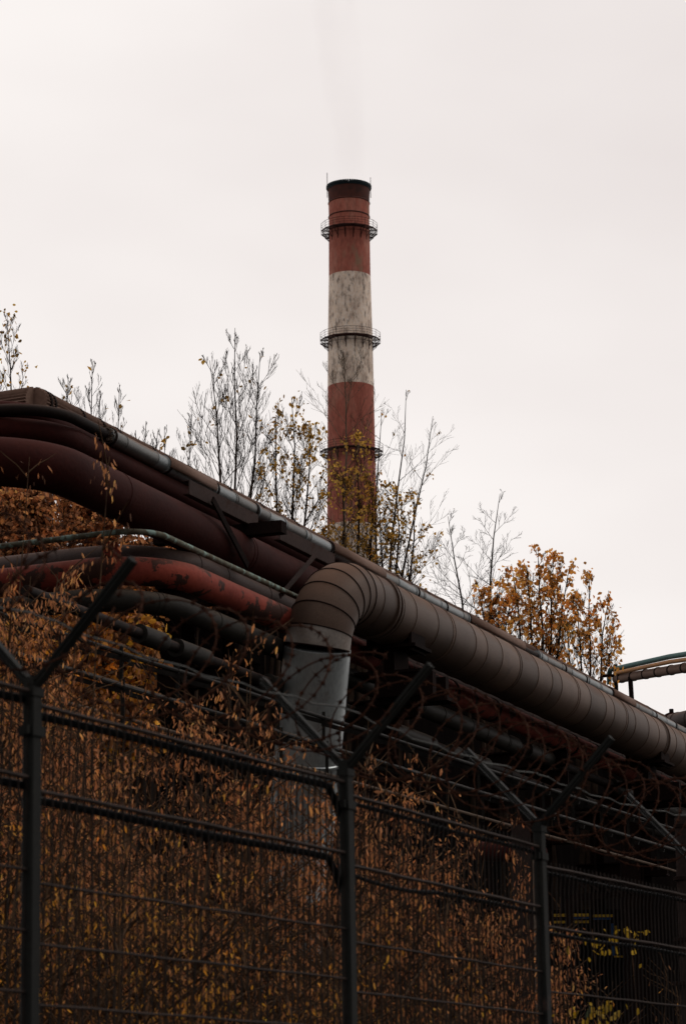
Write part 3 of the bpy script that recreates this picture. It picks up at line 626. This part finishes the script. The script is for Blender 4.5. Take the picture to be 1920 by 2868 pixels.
rect(1399, 2112, 1402.5, 2186, 38.1, M['blue'], 'post'); rect(1439, 2112, 1442, 2186, 38.1, M['blue'], 'post'); rect(1404, 2186, 1438, 2190, 38.05, M['yellow'], 'sill')
rect(1404.5, 2118, 1409, 2180, 38.15, M['yellow'], 'frame'); rect(1254, 2130, 1272, 2134, 38.2, M['yellow'], 'trim')
# pale ribs of a far stair
st = thing('stair', tuple(U(1340, 2030, 34).xy)+(0,), 'pale slanting stair treads above the hut behind the fence', 'stair')
for k in range(5):
    c = U(1320+k*26, 2015+k*2, 34); d = Vector((.9, 0, -1)).normalized(); mb = MB(); mb.beam(c+d*.16, c-d*.16, .09, .03); mb.build('tread', M['column'], st)
mb = MB(); mb.beam(U(1300, 2055, 34), U(1480, 2040, 34), .05, .08); mb.beam(U(1300, 2055, 34), Vector((U(1300, 2055, 34).x, 34, 0)), .08, .08); mb.build('stringer', M['steel'], st)
# ------------------------------------------------------------------ vegetation
def np_leaf_template(kind):
    if kind == 'key':   # slim hanging key or withered leaflet, folded down its middle
        return np.array([(0, 0, 0), (.13, .05, -.35), (.10, .09, -.75), (.02, .03, -1.0), (-.10, .06, -.65), (-.12, .02, -.3)]), [(0, 1, 2, 3), (0, 3, 4, 5)]
    return np.array([(0, 0, 0), (.34, .08, -.35), (.28, .10, -.7), (0, 0, -1.05), (-.28, .08, -.7), (-.34, .06, -.35)]), [(0, 1, 2, 3), (0, 3, 4, 5)]
def add_leaves(mb, P, size, rng, kind='key', hang=.8):
    T, Fc = np_leaf_template(kind); n = len(P)
    if not n: return
    P = np.array([tuple(p) for p in P])
    dn = rng.normal(0, 1-hang+.15, (n, 3)); dn[:, 2] -= hang; dn /= np.linalg.norm(dn, axis=1)[:, None]
    a = rng.normal(0, 1, (n, 3)); a -= dn*(a*dn).sum(1)[:, None]; a /= np.linalg.norm(a, axis=1)[:, None]; b = np.cross(dn, a)
    s = size*rng.uniform(.6, 1.35, n)
    curl = rng.uniform(-1.5, 2.5, n)
    V = P[:, None, :]+(a[:, None, :]*T[None, :, 0, None]+b[:, None, :]*(T[None, :, 1, None]*curl[:, None, None])-dn[:, None, :]*T[None, :, 2, None])*s[:, None, None]
    m = len(T); base = mb.n; mb.v.append(V.reshape(-1, 3))
    T4 = np.array(Fc); mb.q.append((base+np.arange(n)[:, None, None]*m+T4[None]).reshape(-1, 4)); mb.n += n*m
def grow(mb, p, d, length, r, depth, rng, tips, up=.25, spread=.55, nseg=6, kids=(4, 7), shrink=.55, minr=.003, jit=.12, sides=None, kidstart=.25, all_nodes=None, buds=False):
    pts = [Vector(p)]; rad = [r]; d = Vector(d).normalized(); st = length/nseg
    for i in range(nseg):
        d = (d+Vector((rng.uniform(-1, 1), rng.uniform(-1, 1), rng.uniform(-1, 1)))*jit+Vector((0, 0, up*.3))).normalized()
        pts.append(pts[-1]+d*st); rad.append(max(minr*.6, r*(1-.85*(i+1)/nseg)))
    mb.tube(pts, rad, sides or (6 if r > .03 else (4 if r > .01 else 3)), smooth=True, cap=False)
    tips.append((pts[-1], d))
    if all_nodes is not None and depth <= 1: all_nodes += pts[1:]
    if depth > 0:
        n = rng.randint(*kids)
        for k in range(n):
            f = kidstart+(1-kidstart)*(k+rng.random())/n*.97; i = min(nseg-1, int(f*nseg)); q = pts[i].lerp(pts[i+1], f*nseg-i)
            t = (pts[i+1]-pts[i]).normalized(); s = t.cross(Vector((rng.uniform(-1, 1), rng.uniform(-1, 1), rng.uniform(-1, 1)))).normalized()
            nd = (t*math.cos(spread)+s*math.sin(spread)+Vector((0, 0, up))).normalized()
            grow(mb, q, nd, length*shrink*(1.15-.6*f)*rng.uniform(.75, 1.2), max(minr, rad[i]*.55), depth-1, rng, tips, up, spread, max(3, nseg-1), kids, shrink, minr, jit, None, .2, all_nodes)
    return pts
def tree(name, ux, uy_top, Y, label, half_u, uy_base, leaf=None, nleaf=0, size=.05, stems=1, seed=0, bark='bark', up=.3, spread=.5, nb=16, kids=(4, 7), leafz=(0, 1), cat='tree', rtrunk=.034, lean=0, minr=.0035, jit=.09, group='trees behind the pipe rack', depth=3, fan=1.0):
    rng = random.Random(seed); nr = np.random.RandomState(seed+1)
    top = U(ux, uy_top, Y); H = top.z; zb = U(ux, uy_base, Y).z; hc = H-zb; hw = half_u*K/F_PX*Y; z0 = max(1.0, zb-hc*.45)
    base = U(ux-lean, uy_base, Y); bx = base.x
    t = thing(name, (bx, Y, 0), label, cat, group); tips = []; nodes = []; m1 = MB(); m2 = MB()
    for s in range(stems):
        e = 0 if stems == 1 else (s/(stems-1)-.5)*2
        hh = H if s == stems//2 else H-hc*rng.uniform(.08, .30); x0 = bx+e*.12; x1 = top.x+e*hw*.62; dy = rng.uniform(-.5, .5)*hw
        P = []
        for i in range(17):
            f = i/16; z = hh*f; g_ = max(0, (z-z0)/(hh-z0)); P.append(Vector((x0+(x1-x0)*g_**.8+.03*math.sin(z*2.1+s+seed)+.015*math.sin(z*6+s), Y+dy*g_, z)))
        rt = [max(.004, rtrunk*max(0, 1-max(0, (p.z-z0*.8)/(hh-z0*.8)))**.8+.003)*(1+.5*(p.z < z0)) for p in P]
        m1.tube(resample(P, 9), rt, 7, cap=False) if False else m1.tube(P, rt, 7, cap=False)
        for k in range(nb):
            g_ = (k+rng.random()*.9)/nb; z = z0+(hh-z0)*g_*.97; i = min(15, int(z/hh*16)); q = P[i].lerp(P[i+1], z/hh*16-i)
            an = k*2.4+rng.random()*1.2+s; tilt = spread*rng.uniform(.8, 1.25)
            ln = (hc*.55*max(0, 1-g_)**.75+hc*.07)*rng.uniform(.7, 1.15); ln = min(ln, hw*1.3/max(.2, math.sin(tilt)))
            d = Vector((math.cos(an)*math.sin(tilt)*fan, math.sin(an)*math.sin(tilt), math.cos(tilt)))
            grow(m2, q, d, ln, max(minr*1.5, rt[i]*.42), depth-1, rng, tips, up, spread*.9, 9, kids, .52, minr, jit, None, .18, nodes)
    m1.build('trunk', M[bark], t); m2.build('crown', M[bark], t)
    if leaf and nleaf:
        lo = zb+hc*leafz[0]; hi = zb+hc*leafz[1]
        nd = [p for p in nodes+[q for q, _ in tips] if lo <= p.z <= hi]
        if nd:
            cl = [rng.choice(nd) for _ in range(max(4, nleaf//5))]; P = []
            for i in range(nleaf):
                c = rng.choice(cl) if rng.random() < .7 else rng.choice(nd); P.append(c+Vector((rng.gauss(0, 1), rng.gauss(0, 1), rng.gauss(-.4, 1)))*.045)
            m3 = MB(); add_leaves(m3, P, size, nr, 'leaf', .55); m3.build('leaves', M[leaf], t)
    return t
T_ = tree
T_('bare_tree', 540, 758, 44, 'tall bare tree with ascending twigs left of the chimney, almost leafless', 95, 1120, 'l_olive', 45, .07, stems=3, seed=11, spread=.62, up=.22, minr=.0045, bark='bark', nb=15)
T_('leafy_tree', 668, 900, 42, 'slender tree with sparse yellow brown leaves just left of the chimney', 72, 1180, 'l_olive', 700, .06, stems=3, seed=12, spread=.6, up=.2, nb=14)
T_('bare_tree', 790, 798, 46, 'thin bare tree whose trunk stands against the chimney', 75, 1250, 'l_olive', 120, .06, stems=1, seed=23, spread=.7, up=.2, bark='barkp', nb=26, leafz=(.2, .6))
T_('bare_tree', 930, 890, 50, 'bare tree reaching up right of the chimney, upper twigs leafless', 100, 1290, 'l_olive', 60, .06, stems=3, seed=14, spread=.72, up=.12, lean=70, nb=11, kids=(3, 6))
T_('leafy_tree', 815, 1000, 40, 'olive leaved tree covering the foot of the chimney', 62, 1290, 'l_olive', 1100, .055, stems=3, seed=15, spread=.65, up=.15, nb=13)
T_('leafy_tree', 905, 1105, 40, 'dark twiggy tree with brown yellow leaves right of the chimney foot', 70, 1330, 'l_olive', 650, .055, stems=3, seed=16, spread=.7, up=.12, nb=12)
T_('bare_tree', 1085, 1120, 46, 'bare tree with a forked dark trunk between the chimney and the golden tree', 92, 1400, None, 0, .05, stems=2, seed=17, spread=.8, up=.12, nb=13)
T_('golden_tree', 1232, 1258, 42, 'bushy golden leaved tree above the silver pipe at right', 110, 1490, 'l_gold', 1500, .07, stems=5, seed=18, spread=.65, up=.2, nb=12, leafz=(-.3, 1))
T_('golden_tree', 1130, 1325, 43, 'low golden leaved bush left of the bushy golden tree', 70, 1440, 'l_gold', 480, .07, stems=4, seed=31, spread=.7, up=.18, nb=10, leafz=(-.3, 1))
T_('golden_tree', 1335, 1300, 44, 'smaller golden leaved tree right of the bushy golden tree', 88, 1545, 'l_gold', 1000, .07, stems=4, seed=19, spread=.65, up=.2, nb=12, leafz=(-.3, 1))
T_('bare_tree', 180, 822, 36, 'bare treetop with upright twigs over the ribbed duct at left', 50, 960, 'l_olive', 8, .07, stems=2, seed=20, rtrunk=.014, minr=.0028, spread=.6, up=.28, nb=12, kids=(3, 6))
T_('bare_tree', 246, 878, 36, 'bare twig top with one curled leaf right of the upright twigs', 40, 1000, 'l_olive', 6, .07, stems=2, seed=21, rtrunk=.014, minr=.0028, spread=.6, up=.28, nb=10, kids=(3, 6))
T_('bare_tree', 2, 712, 34, 'leaf flecked bare tree cut by the left edge of the picture', 34, 880, 'l_olive', 150, .05, stems=2, seed=22, rtrunk=.014, minr=.0028, spread=.6, up=.28, nb=12)
T_('bare_tree', 336, 965, 38, 'low bare twig top peeping over the silver pipe at left', 40, 1040, None, 0, .06, stems=3, seed=24, rtrunk=.014, minr=.0028, spread=.6, up=.28, nb=8, kids=(3, 5))
T_('bare_tree', 405, 950, 40, 'low bare tree with a few leaves at the foot of the tall bare tree', 50, 1090, 'l_olive', 40, .07, stems=2, seed=25, rtrunk=.014, minr=.0028, spread=.6, up=.28, nb=12)
# dense brown trees behind the corner of the rack
lab = ['brown leaved tree filling the gap under the widest red pipe at far left', 'brown leaved tree behind the thin teal rail, second from the left', 'brown leaved tree behind the thin teal rail, right one of the gap', 'brown leaved tree low behind the far left pipes']
for i, (ux, uy, Y) in enumerate(((20, 1030, 33), (110, 1050, 34), (205, 1110, 35), (60, 1100, 31))):
    T_('brown_tree', ux, uy, Y, lab[i], 60, 1260, 'l_sere', 3600, .06, stems=4, seed=40+i, spread=.6, up=.15, nb=11, leafz=(-.6, 1))
for i, (ux, uy, Y) in enumerate(((330, 1190, 33.5), (430, 1215, 35), (525, 1265, 36.5), (610, 1310, 38), (262, 1130, 34.5))):
    T_('brown_tree', ux, uy, Y, 'brown tree hidden behind the clad pipe, %s' % ('above its bend', 'right of its bend', 'left of the hanger', 'nearest the elbow', 'at the left end of the gap')[i], 50, 1400, 'l_sere', 2200, .07, stems=4, seed=60+i, spread=.6, up=.15, nb=8, leafz=(.1, 1))
for i, (ux, uy, Y) in enumerate(((30, 1330, 30), (160, 1350, 31), (270, 1350, 32))):
    T_('brown_tree', ux, uy, Y, ['leaf heavy brown tree in the shade under the rack, leftmost', 'leaf heavy brown tree in the shade under the rack, middle', 'leaf heavy brown tree in the shade under the rack, next to the dark backing'][i], 75, 1700, 'l_seredk', 4200, .09, stems=4, seed=50+i, spread=.6, up=.15, nb=11, leafz=(-.6, 1))
for i, (ux, uy, Y) in enumerate(((-70, 1330, 30), (-190, 1340, 30), (-320, 1350, 29), (-60, 1090, 33))):
    T_('brown_tree', ux, uy, Y, 'brown leaved tree %s, out of view at left' % ('just past the left edge', 'low behind the pipes', 'farthest left behind the pipes', 'rising above the thin teal rail')[i], 80, 1700 if i < 3 else 1260, 'l_seredk', 3000, .09, stems=4, seed=80+i, spread=.6, up=.15, nb=10, leafz=(-.6, 1))
# dry maples between fence and rack
OUT = [(-500, 1330), (-60, 1300), (0, 1290), (60, 1285), (130, 1300), (200, 1420), (300, 1470), (400, 1530), (480, 1500), (560, 1485), (615, 1560), (640, 1720), (700, 1790), (770, 1780), (800, 1690), (850, 1660), (900, 1655), (950, 1700), (1000, 1790), (1060, 1850), (1120, 1950), (1180, 2010), (1400, 2230), (1600, 2290)]
def outl(ux):
    for (a, ya), (b, yb) in zip(OUT[:-1], OUT[1:]):
        if a <= ux <= b: return ya+(yb-ya)*(ux-a)/(b-a)
    return OUT[-1][1]
def shrub(ux, uy, Y, label, seed, wid=1.0, nleaf=3600, leaf='l_sere', size=.045, zmin=.9, thin=True):
    rng = random.Random(seed); nr = np.random.RandomState(seed)
    top = U(ux, uy, Y); t = thing('dry_shrub', (top.x, Y, 0), label, 'shrub', 'withered shrubs behind the fence')
    m1 = MB(); m2 = MB(); H = top.z; P = []; ns = 9 if wid > .2 else 1
    for s in range(ns):
        x = top.x+rng.uniform(-wid, wid)*.5; y = Y+rng.uniform(-.6, .6); hh = H*(1 if s == 0 else rng.uniform(.62, .98)); 
        if s == 0: x = top.x
        q = []; dx = rng.uniform(-.25, .25)*wid; dy = rng.uniform(-.3, .3)
        for i in range(11):
            f = i/10; q.append(Vector((x+dx*(f-1)*1.3+.05*math.sin(f*7+s), y+dy*f, hh*f)))
        m1.tube(q, [.018*(1-.85*i/10) for i in range(11)], 5, cap=False)
        for k in range(24 if ns > 1 else 9):
            f = rng.uniform(.2, .99); i = min(9, int(f*10)); c = q[i].lerp(q[i+1], f*10-i); an = rng.uniform(0, 6.28)
            e = Vector((math.cos(an), math.sin(an)*.7, rng.uniform(.3, 1.1))).normalized(); ln = rng.uniform(.25, .6)*(1.15-.6*f)
            c2 = c+e*ln+Vector((0, 0, 0)); c3 = c2+Vector((e.x*.08, e.y*.08, .05)); m2.tube([c, c.lerp(c2, .5)+Vector((0, 0, .015)), c2, c3], [.007, .005, .004, .002], 3, cap=False)
            for j in range(4):
                b = c.lerp(c2, .3+.7*j/3); P.append(b)
    m1.v += m2.v; m1.f += [[a+m1.n for a in q] for q in m2.f]; m1.m += m2.m; m1.sm += m2.sm; m1.n += m2.n; m1.build('branches', M['twig'], t)
    Pn = []
    for i in range(nleaf):
        c = rng.choice(P)
        if c.z < zmin: continue
        if thin and mnoise.noise(c*1.5+Vector((0, 0, seed % 3)))+.55*mnoise.noise(c*4.0) < rng.uniform(-.16, .34): continue
        Pn.append(c+Vector((rng.gauss(0, .045), rng.gauss(0, .045), -abs(rng.gauss(0, .07)))))
    m3 = MB(); add_leaves(m3, Pn, size, nr, 'key', .8); m3.build('leaves', M[leaf], t)
    return t
spots_ = ['at the far left edge', 'left of the first fence post', 'just behind the first fence post', 'right of the first fence post', 'a quarter along the left fence panel', 'a third along the left fence panel', 'in the middle of the left fence panel', 'below the flaking pipe, past the panel middle', 'left of the riser', 'in front of the riser', 'at the foot of the riser', 'right behind the second fence post', 'right of the second fence post', 'a third along the middle fence panel', 'in the middle of the middle fence panel', 'past the middle of the middle fence panel', 'near the square column', 'left of the third fence post']
for q_, (ux, uy, Y, n_, lb) in enumerate(((40, 1290, 19, 2600, 'tall dry shrub hanging over the flaking pipe at the left edge'), (120, 1300, 19.5, 2600, 'tall dry shrub over the bend, left of the V arm'), (185, 1440, 18.5, 2000, 'dry shrub behind the first V arm, leaves in thick clumps'), (238, 1040, 18, 60, 'long thin sapling standing in front of the dark red pipes'), (568, 1478, 18, 700, 'upright dry sapling just left of the riser'), (30, 985, 19, 30, 'single dry stem crossing the dark red pipes at far left'), (830, 1660, 17.5, 900, 'dry shrub between the riser and the right arm of the middle post'))):
    shrub(ux, uy, Y, lb, 400+q_, wid=.6 if n_ > 100 else .12, nleaf=int(n_*2.6), size=.056, zmin=2.5, thin=False)
k = 0
for row, (Y, dy, n_, tall) in enumerate(((21.5, 0, 14, 'tall withered shrub'), (17.5, 150, 13, 'shoulder high withered shrub'), (14.8, 330, 12, 'low withered shrub'))):
    for i in range(-3, n_):
        ux = -20+1180*i/(n_-1)+rnd.uniform(-20, 20); uy = outl(ux)+dy+rnd.uniform(-10, 50)
        nm = spots_[min(17, int(i*18/n_))] if i >= 0 else ('out of view beside the left edge', 'out of view left of the picture', 'farthest left, out of view')[-i-1]
        lb = '%s %s, %s' % (tall, nm, ('farthest back, against the pipes', 'in the middle row', 'close behind the wire')[row])
        shrub(ux, uy, Y, lb, 100+k, wid=(1.1, .95, .8)[row], nleaf=(9500, 8000, 5000)[row], leaf=('l_sere', 'l_sere', 'l_seredk')[row], size=(.052, .043, .037)[row]); k += 1
for i, (ux, uy, Y) in enumerate(((1250, 2180, 24), (1400, 2240, 26), (1520, 2200, 25))):
    shrub(ux, uy, Y, ['sparse dark shrub right of the third fence post', 'sparse shrub in front of the blue and yellow hut', 'sparse shrub beside the upright brown pipe'][i], 300+i, nleaf=260, leaf='l_seredk', size=.06)
for i, (ux, uy, Y, n_) in enumerate(((1365, 2125, 20, 22), (1450, 2120, 22, 14), (1380, 2290, 18, 34), (1290, 2300, 18, 14), (1330, 1830, 30, 0))):
    if n_:
        c = U(ux, uy, Y); t = thing('yellow_sapling', (c.x, Y, 0), ['sapling with bright yellow leaves in front of the hut', 'thin yellow leaved sapling right of the hut', 'low yellow leaved sapling at the bottom of the right panel', 'small yellow leaved sapling beside the third fence post'][i], 'sapling')
        rng = random.Random(i); m1 = MB(); q = [Vector((c.x+.05*math.sin(f*4), Y, c.z*f)) for f in (0, .25, .5, .75, 1)]; m1.tube(q, [.012, .01, .008, .006, .003], 4, cap=False); m1.build('stem', M['twig'], t)
        m3 = MB(); add_leaves(m3, [c+Vector((rng.gauss(0, .09), rng.gauss(0, .1), -abs(rng.gauss(0, .12)))) for _ in range(n_)], .058, np.random.RandomState(i), 'leaf', .7); m3.build('leaves', M['l_yellow'], t)
# undergrowth
ug = MB(); rng = np.random.RandomState(5); P = []
for i in range(9000):
    ux = rng.uniform(-80, 1600); Y = rng.uniform(12.8, 19); 
    P.append(U(ux, 2400, Y)*1.0); P[-1].z = abs(rng.normal(0, .55))+.02*rng.rand()+(.5*rng.rand())
P = [p for p in P if p.y > 12.2+p.x*1.2]
add_leaves(ug, P, .06, rng, 'leaf', .2); uo = ug.build('undergrowth', M['l_green']); uo['kind'] = 'stuff'; tag(uo, 'green and brown undergrowth low behind the fence', 'undergrowth')
# ------------------------------------------------------------------ fence
posts = [(-640, 1500, 7.3), (75, 1578, 9.2), (790, 1763, 11.3), (1232, 1901, 13.4), (1584, 1985, 15.2)]
ptsF = []
for ux, uy, Y in posts:
    p = U(ux, uy, Y); p.z = CAMZ+1.52; ptsF.append(p)
ptsF[0] = ptsF[1]-(ptsF[2]-ptsF[1])
ptsF.append(ptsF[4]+(ptsF[4]-ptsF[3])); ptsF.insert(0, ptsF[0]-(ptsF[1]-ptsF[0]))
def fdir(i): 
    a = ptsF[max(0, i-1)]; b = ptsF[min(len(ptsF)-1, i+1)]; d = (b-a); d.z = 0; return d.normalized()
plab = ['', 'nearest fence post, out of view left of the picture', 'fence post with a V arm at the left edge of the picture', 'middle fence post with a V arm in front of the riser', 'fence post with a V arm right of the square column', 'fence post just past the right edge, its left arm in view', 'farthest fence post beyond the right edge']
LEAN = Vector((-.009, 0, 0))
for i in range(1, 6):
    p = ptsF[i]; d = fdir(i); nn = Vector((d.y, -d.x, 0)); t = thing('fence_post', (p.x, p.y, 0), plab[i], 'fence post', 'fence posts with V arms')
    Z = Vector((0, 0, 1)); bt_ = Vector((p.x, p.y, 0))-LEAN*p.z
    Zt = (p-bt_).normalized()
    mb = MB(); w1, w2 = .062, .044
    cs = [(-w1/2, -w2/2), (w1/2, -w2/2), (w1/2, w2/2), (-w1/2, w2/2)]; c_ = .006
    ring8 = []
    for (x, y) in cs:
        sx = 1 if x > 0 else -1; sy = 1 if y > 0 else -1
        ring8.append(((x-sx*c_, y), (x, y-sy*c_)) if sx*sy < 0 else ((x, y-sy*c_), (x-sx*c_, y)))
    r8 = []
    for a_, b_ in ring8: r8 += [a_, b_]
    V = [bt_+d*x+nn*y for x, y in r8]+[p+d*x+nn*y for x, y in r8]
    mb.add(V, [(k_, (k_+1) % 8, 8+(k_+1) % 8, 8+k_) for k_ in range(8)]+[tuple(range(8, 16))]); mb.build('shaft', M['fence'], t)
    mb = MB(); mb.box(p+Z*.004, (w1+.008, w2+.008, .03), (d, nn, Zt)); mb.box(p+Z*.03, (w1*.8, w2*.9, .05), (d, nn, Zt)); mb.build('cap', M['fence'], t)
    for s, ln in ((1, .56), (-1, .56)):
        e = (nn*s*.69+Z*.72).normalized(); a_ = p+Z*.02; b_ = a_+e*ln; mb = MB(); mb.beam(a_, b_, .008, .045, up=d); 
        sdv = e.cross(d).normalized(); mb.beam(a_+d*.018+sdv*.016, b_+d*.018+sdv*.016, .036, .008, up=sdv); mb.beam(a_-sdv*.012, b_-sdv*.012, .04, .007, up=sdv); mb.build('arm', M['fence'], t)
    for zz in (-.13, -1.55):
        mb = MB(); c = p+Vector((0, 0, zz))-LEAN*(-zz); mb.box(c, (w1+.014, w2+.014, .035), (d, nn, Zt)); mb.box(c-d*.045+nn*.01, (.03, .02, .03), (d, nn, Zt)); mb.build('clamp', M['fence'], t)
tops = [1.56, 1.523, 1.483, 1.435, 1.345]; 
plb = ['nearest welded wire fence panel, out of view at left', 'welded wire fence panel cut by the left edge', 'wide welded wire fence panel between the first and middle posts', 'welded wire fence panel between the middle and third posts', 'welded wire fence panel right of the third post']
for i in range(5):
    a = ptsF[i].copy(); b = ptsF[i+1].copy(); z0 = CAMZ+tops[i]; a.z = b.z = z0; d = (b-a).normalized(); nn = Vector((d.y, -d.x, 0)); Ln = (b-a).length
    a0 = a+d*.0; t = thing('mesh_fence', (a.x, a.y, 0), plb[i], 'fence panel', 'welded mesh fence panels')
    mb = MB(); nw = int((Ln-.06)/.05)
    folds = (0.0, .335)                              # where the mesh is pressed into a V fold
    def bulge(h): 
        return max([max(0, 1-abs(h-(f_+.045))/.05) for f_ in folds])*.006
    hs = [-.03, 0, .045, .095, .29, .335, .38, .43, .62, .82, 1.02, 1.22, 1.42, 1.62, 1.82, 2.2, 2.7]
    for k_ in range(nw+1):
        s = .03+k_*(Ln-.06)/nw; lx = lambda h: LEAN*(-h*.5)
        P = [a+d*s+nn*bulge(h)+Vector((0, 0, -h))+lx(h) for h in hs]
        mb.tube(P, .0036, 4, smooth=True, cap=False)
    mb.build('vertical_wires', M['wire'], t)
    for h in (0, .29, .60, .80, 1.0, 1.20, 1.40, 1.6, 1.8, 2.0, 2.3, 2.6):
        mb = MB(); thick = .0046 if h not in (0, .29) else .0072
        for s_ in ((-1, 1) if h in (.60, .80, 1.0, 1.20, 1.40) or h in (0, .29) else (1,)):
            P = [a+d*(Ln*j/12)+nn*(s_*.006)+Vector((0, 0, -h+.0015*math.sin(j*1.7+h*9+i))) for j in range(13)]
            mb.tube(P, thick, 5, cap=False)
        mb.build('crosswire', M['rail'], t)
# cables strung along the fence behind the wires
clab = 'black sheathed cable strung along the %s of the %s fence panel'
for i in range(5):
    a = ptsF[i].copy(); b = ptsF[i+1].copy(); z0 = CAMZ+tops[i]; a.z = b.z = z0; d = (b-a).normalized(); nn = Vector((d.y, -d.x, 0)); Ln = (b-a).length
    for j, h in enumerate((.026, .318)):
        P = []
        for k_ in range(41):
            f = k_/40; s = Ln*f
            sag = .003*math.sin(f*9+j+i)
            endd = (max(0, (f-.945)/.055)**1.5)*(.13 if i == 2 else .0)
            if i == 3 and j == 1: sag += .022*max(0, math.sin(min(1, f/.45)*math.pi))
            P.append(a+d*s-nn*.022+Vector((0, 0, -h-sag-endd)))
        mb = MB(); mb.tube(resample(P, .05), .0155 if i < 3 else .010, 8); o = mb.build('cable', M['cable'], None, origin=P[0])
        tag(o, clab % (('top edge', 'second crosswire')[j], ('nearest unseen', 'leftmost', 'wide left', 'middle', 'right')[i]), 'cable')
# barbed wire coils
def coil(i, label, loops, rad, seed, sag=.0, ph=0, dz=.30):
    rng = random.Random(seed); a = ptsF[i]; b = ptsF[i+1]; d = (b-a).normalized(); nn = Vector((d.y, -d.x, 0)); Ln = (b-a).length
    P = []; n_ = loops*28
    for k_ in range(n_+1):
        f = k_/n_; th = 2*math.pi*loops*f+ph
        sl = f+.028*math.sin(th*.5+seed)+.012*math.sin(th+1)
        r = rad*(1+.10*math.sin(th*.37+seed)+.05*math.sin(th*1.7)); sg = -sag*math.sin(math.pi*f)
        c = a+d*(Ln*sl+.10*math.sin(th))+Vector((0, 0, dz+sg+.03*math.sin(f*9+seed)))
        P.append(c+nn*math.cos(th)*r*1.05+Vector((0, 0, 1))*math.sin(th)*r*.9)
    mb = MB(); mb.tube(P, .0036, 5, cap=False)
    t = thing('barbed_coil', (a.x, a.y, a.z), label, 'barbed wire', 'barbed wire coils on the fence'); mb.build('wire', M['rustwire'], t)
    mb = MB(); s = 0; nxt = .05
    for p, q in zip(P[:-1], P[1:]):
        s += (q-p).length
        if s > nxt:
            nxt += rng.uniform(.055, .08); tn = (q-p).normalized()
            for j in range(4):
                v = Vector([rng.uniform(-1, 1) for _ in range(3)]); v = (v-tn*v.dot(tn)*.7).normalized()*.024
                mb.tube([p-v*.4, p, p+v], [.0015, .0032, .0008], 3, cap=False)
            mb.tube([p-tn*.008, p, p+tn*.008], [.006, .0088, .006], 5)
    mb.build('barbs', M['rustwire'], t)
coil(0, 'rusty barbed wire coil on the nearest unseen bay', 7, .25, 6)
coil(1, 'rusty barbed wire coil left of the first fence post', 8, .25, 1)
coil(2, 'rusty barbed wire coil strung between the first and middle posts', 7, .25, 2, sag=.03)
coil(3, 'rusty barbed wire coil strung between the middle and third posts', 8, .25, 3, ph=1, sag=.03)
coil(4, 'rusty barbed wire coil sagging right of the third fence post', 9, .25, 4, sag=.12)
coil(5, 'rusty barbed wire coil past the right edge', 4, .25, 5)
for i in range(6):
    for j, (o, z_) in enumerate(((.0, .27),)):
        a = ptsF[i]; b = ptsF[i+1]; d = (b-a).normalized(); nn = Vector((d.y, -d.x, 0))
        P = [a.lerp(b, k_/16)+nn*o+Vector((0, 0, z_-.03*math.sin(math.pi*k_/16)+.008*math.sin(k_*2.1))) for k_ in range(17)]
        mb = MB(); mb.tube(P, .004, 5); tag(mb.build('strand', M['gwire'], None, origin=P[0]), 'grey strand wire through the barbed coil %s' % ('in the nearest unseen bay', 'left of the first post', 'between first and middle posts', 'between middle and third posts', 'right of the third post', 'past the right edge')[i], 'wire')
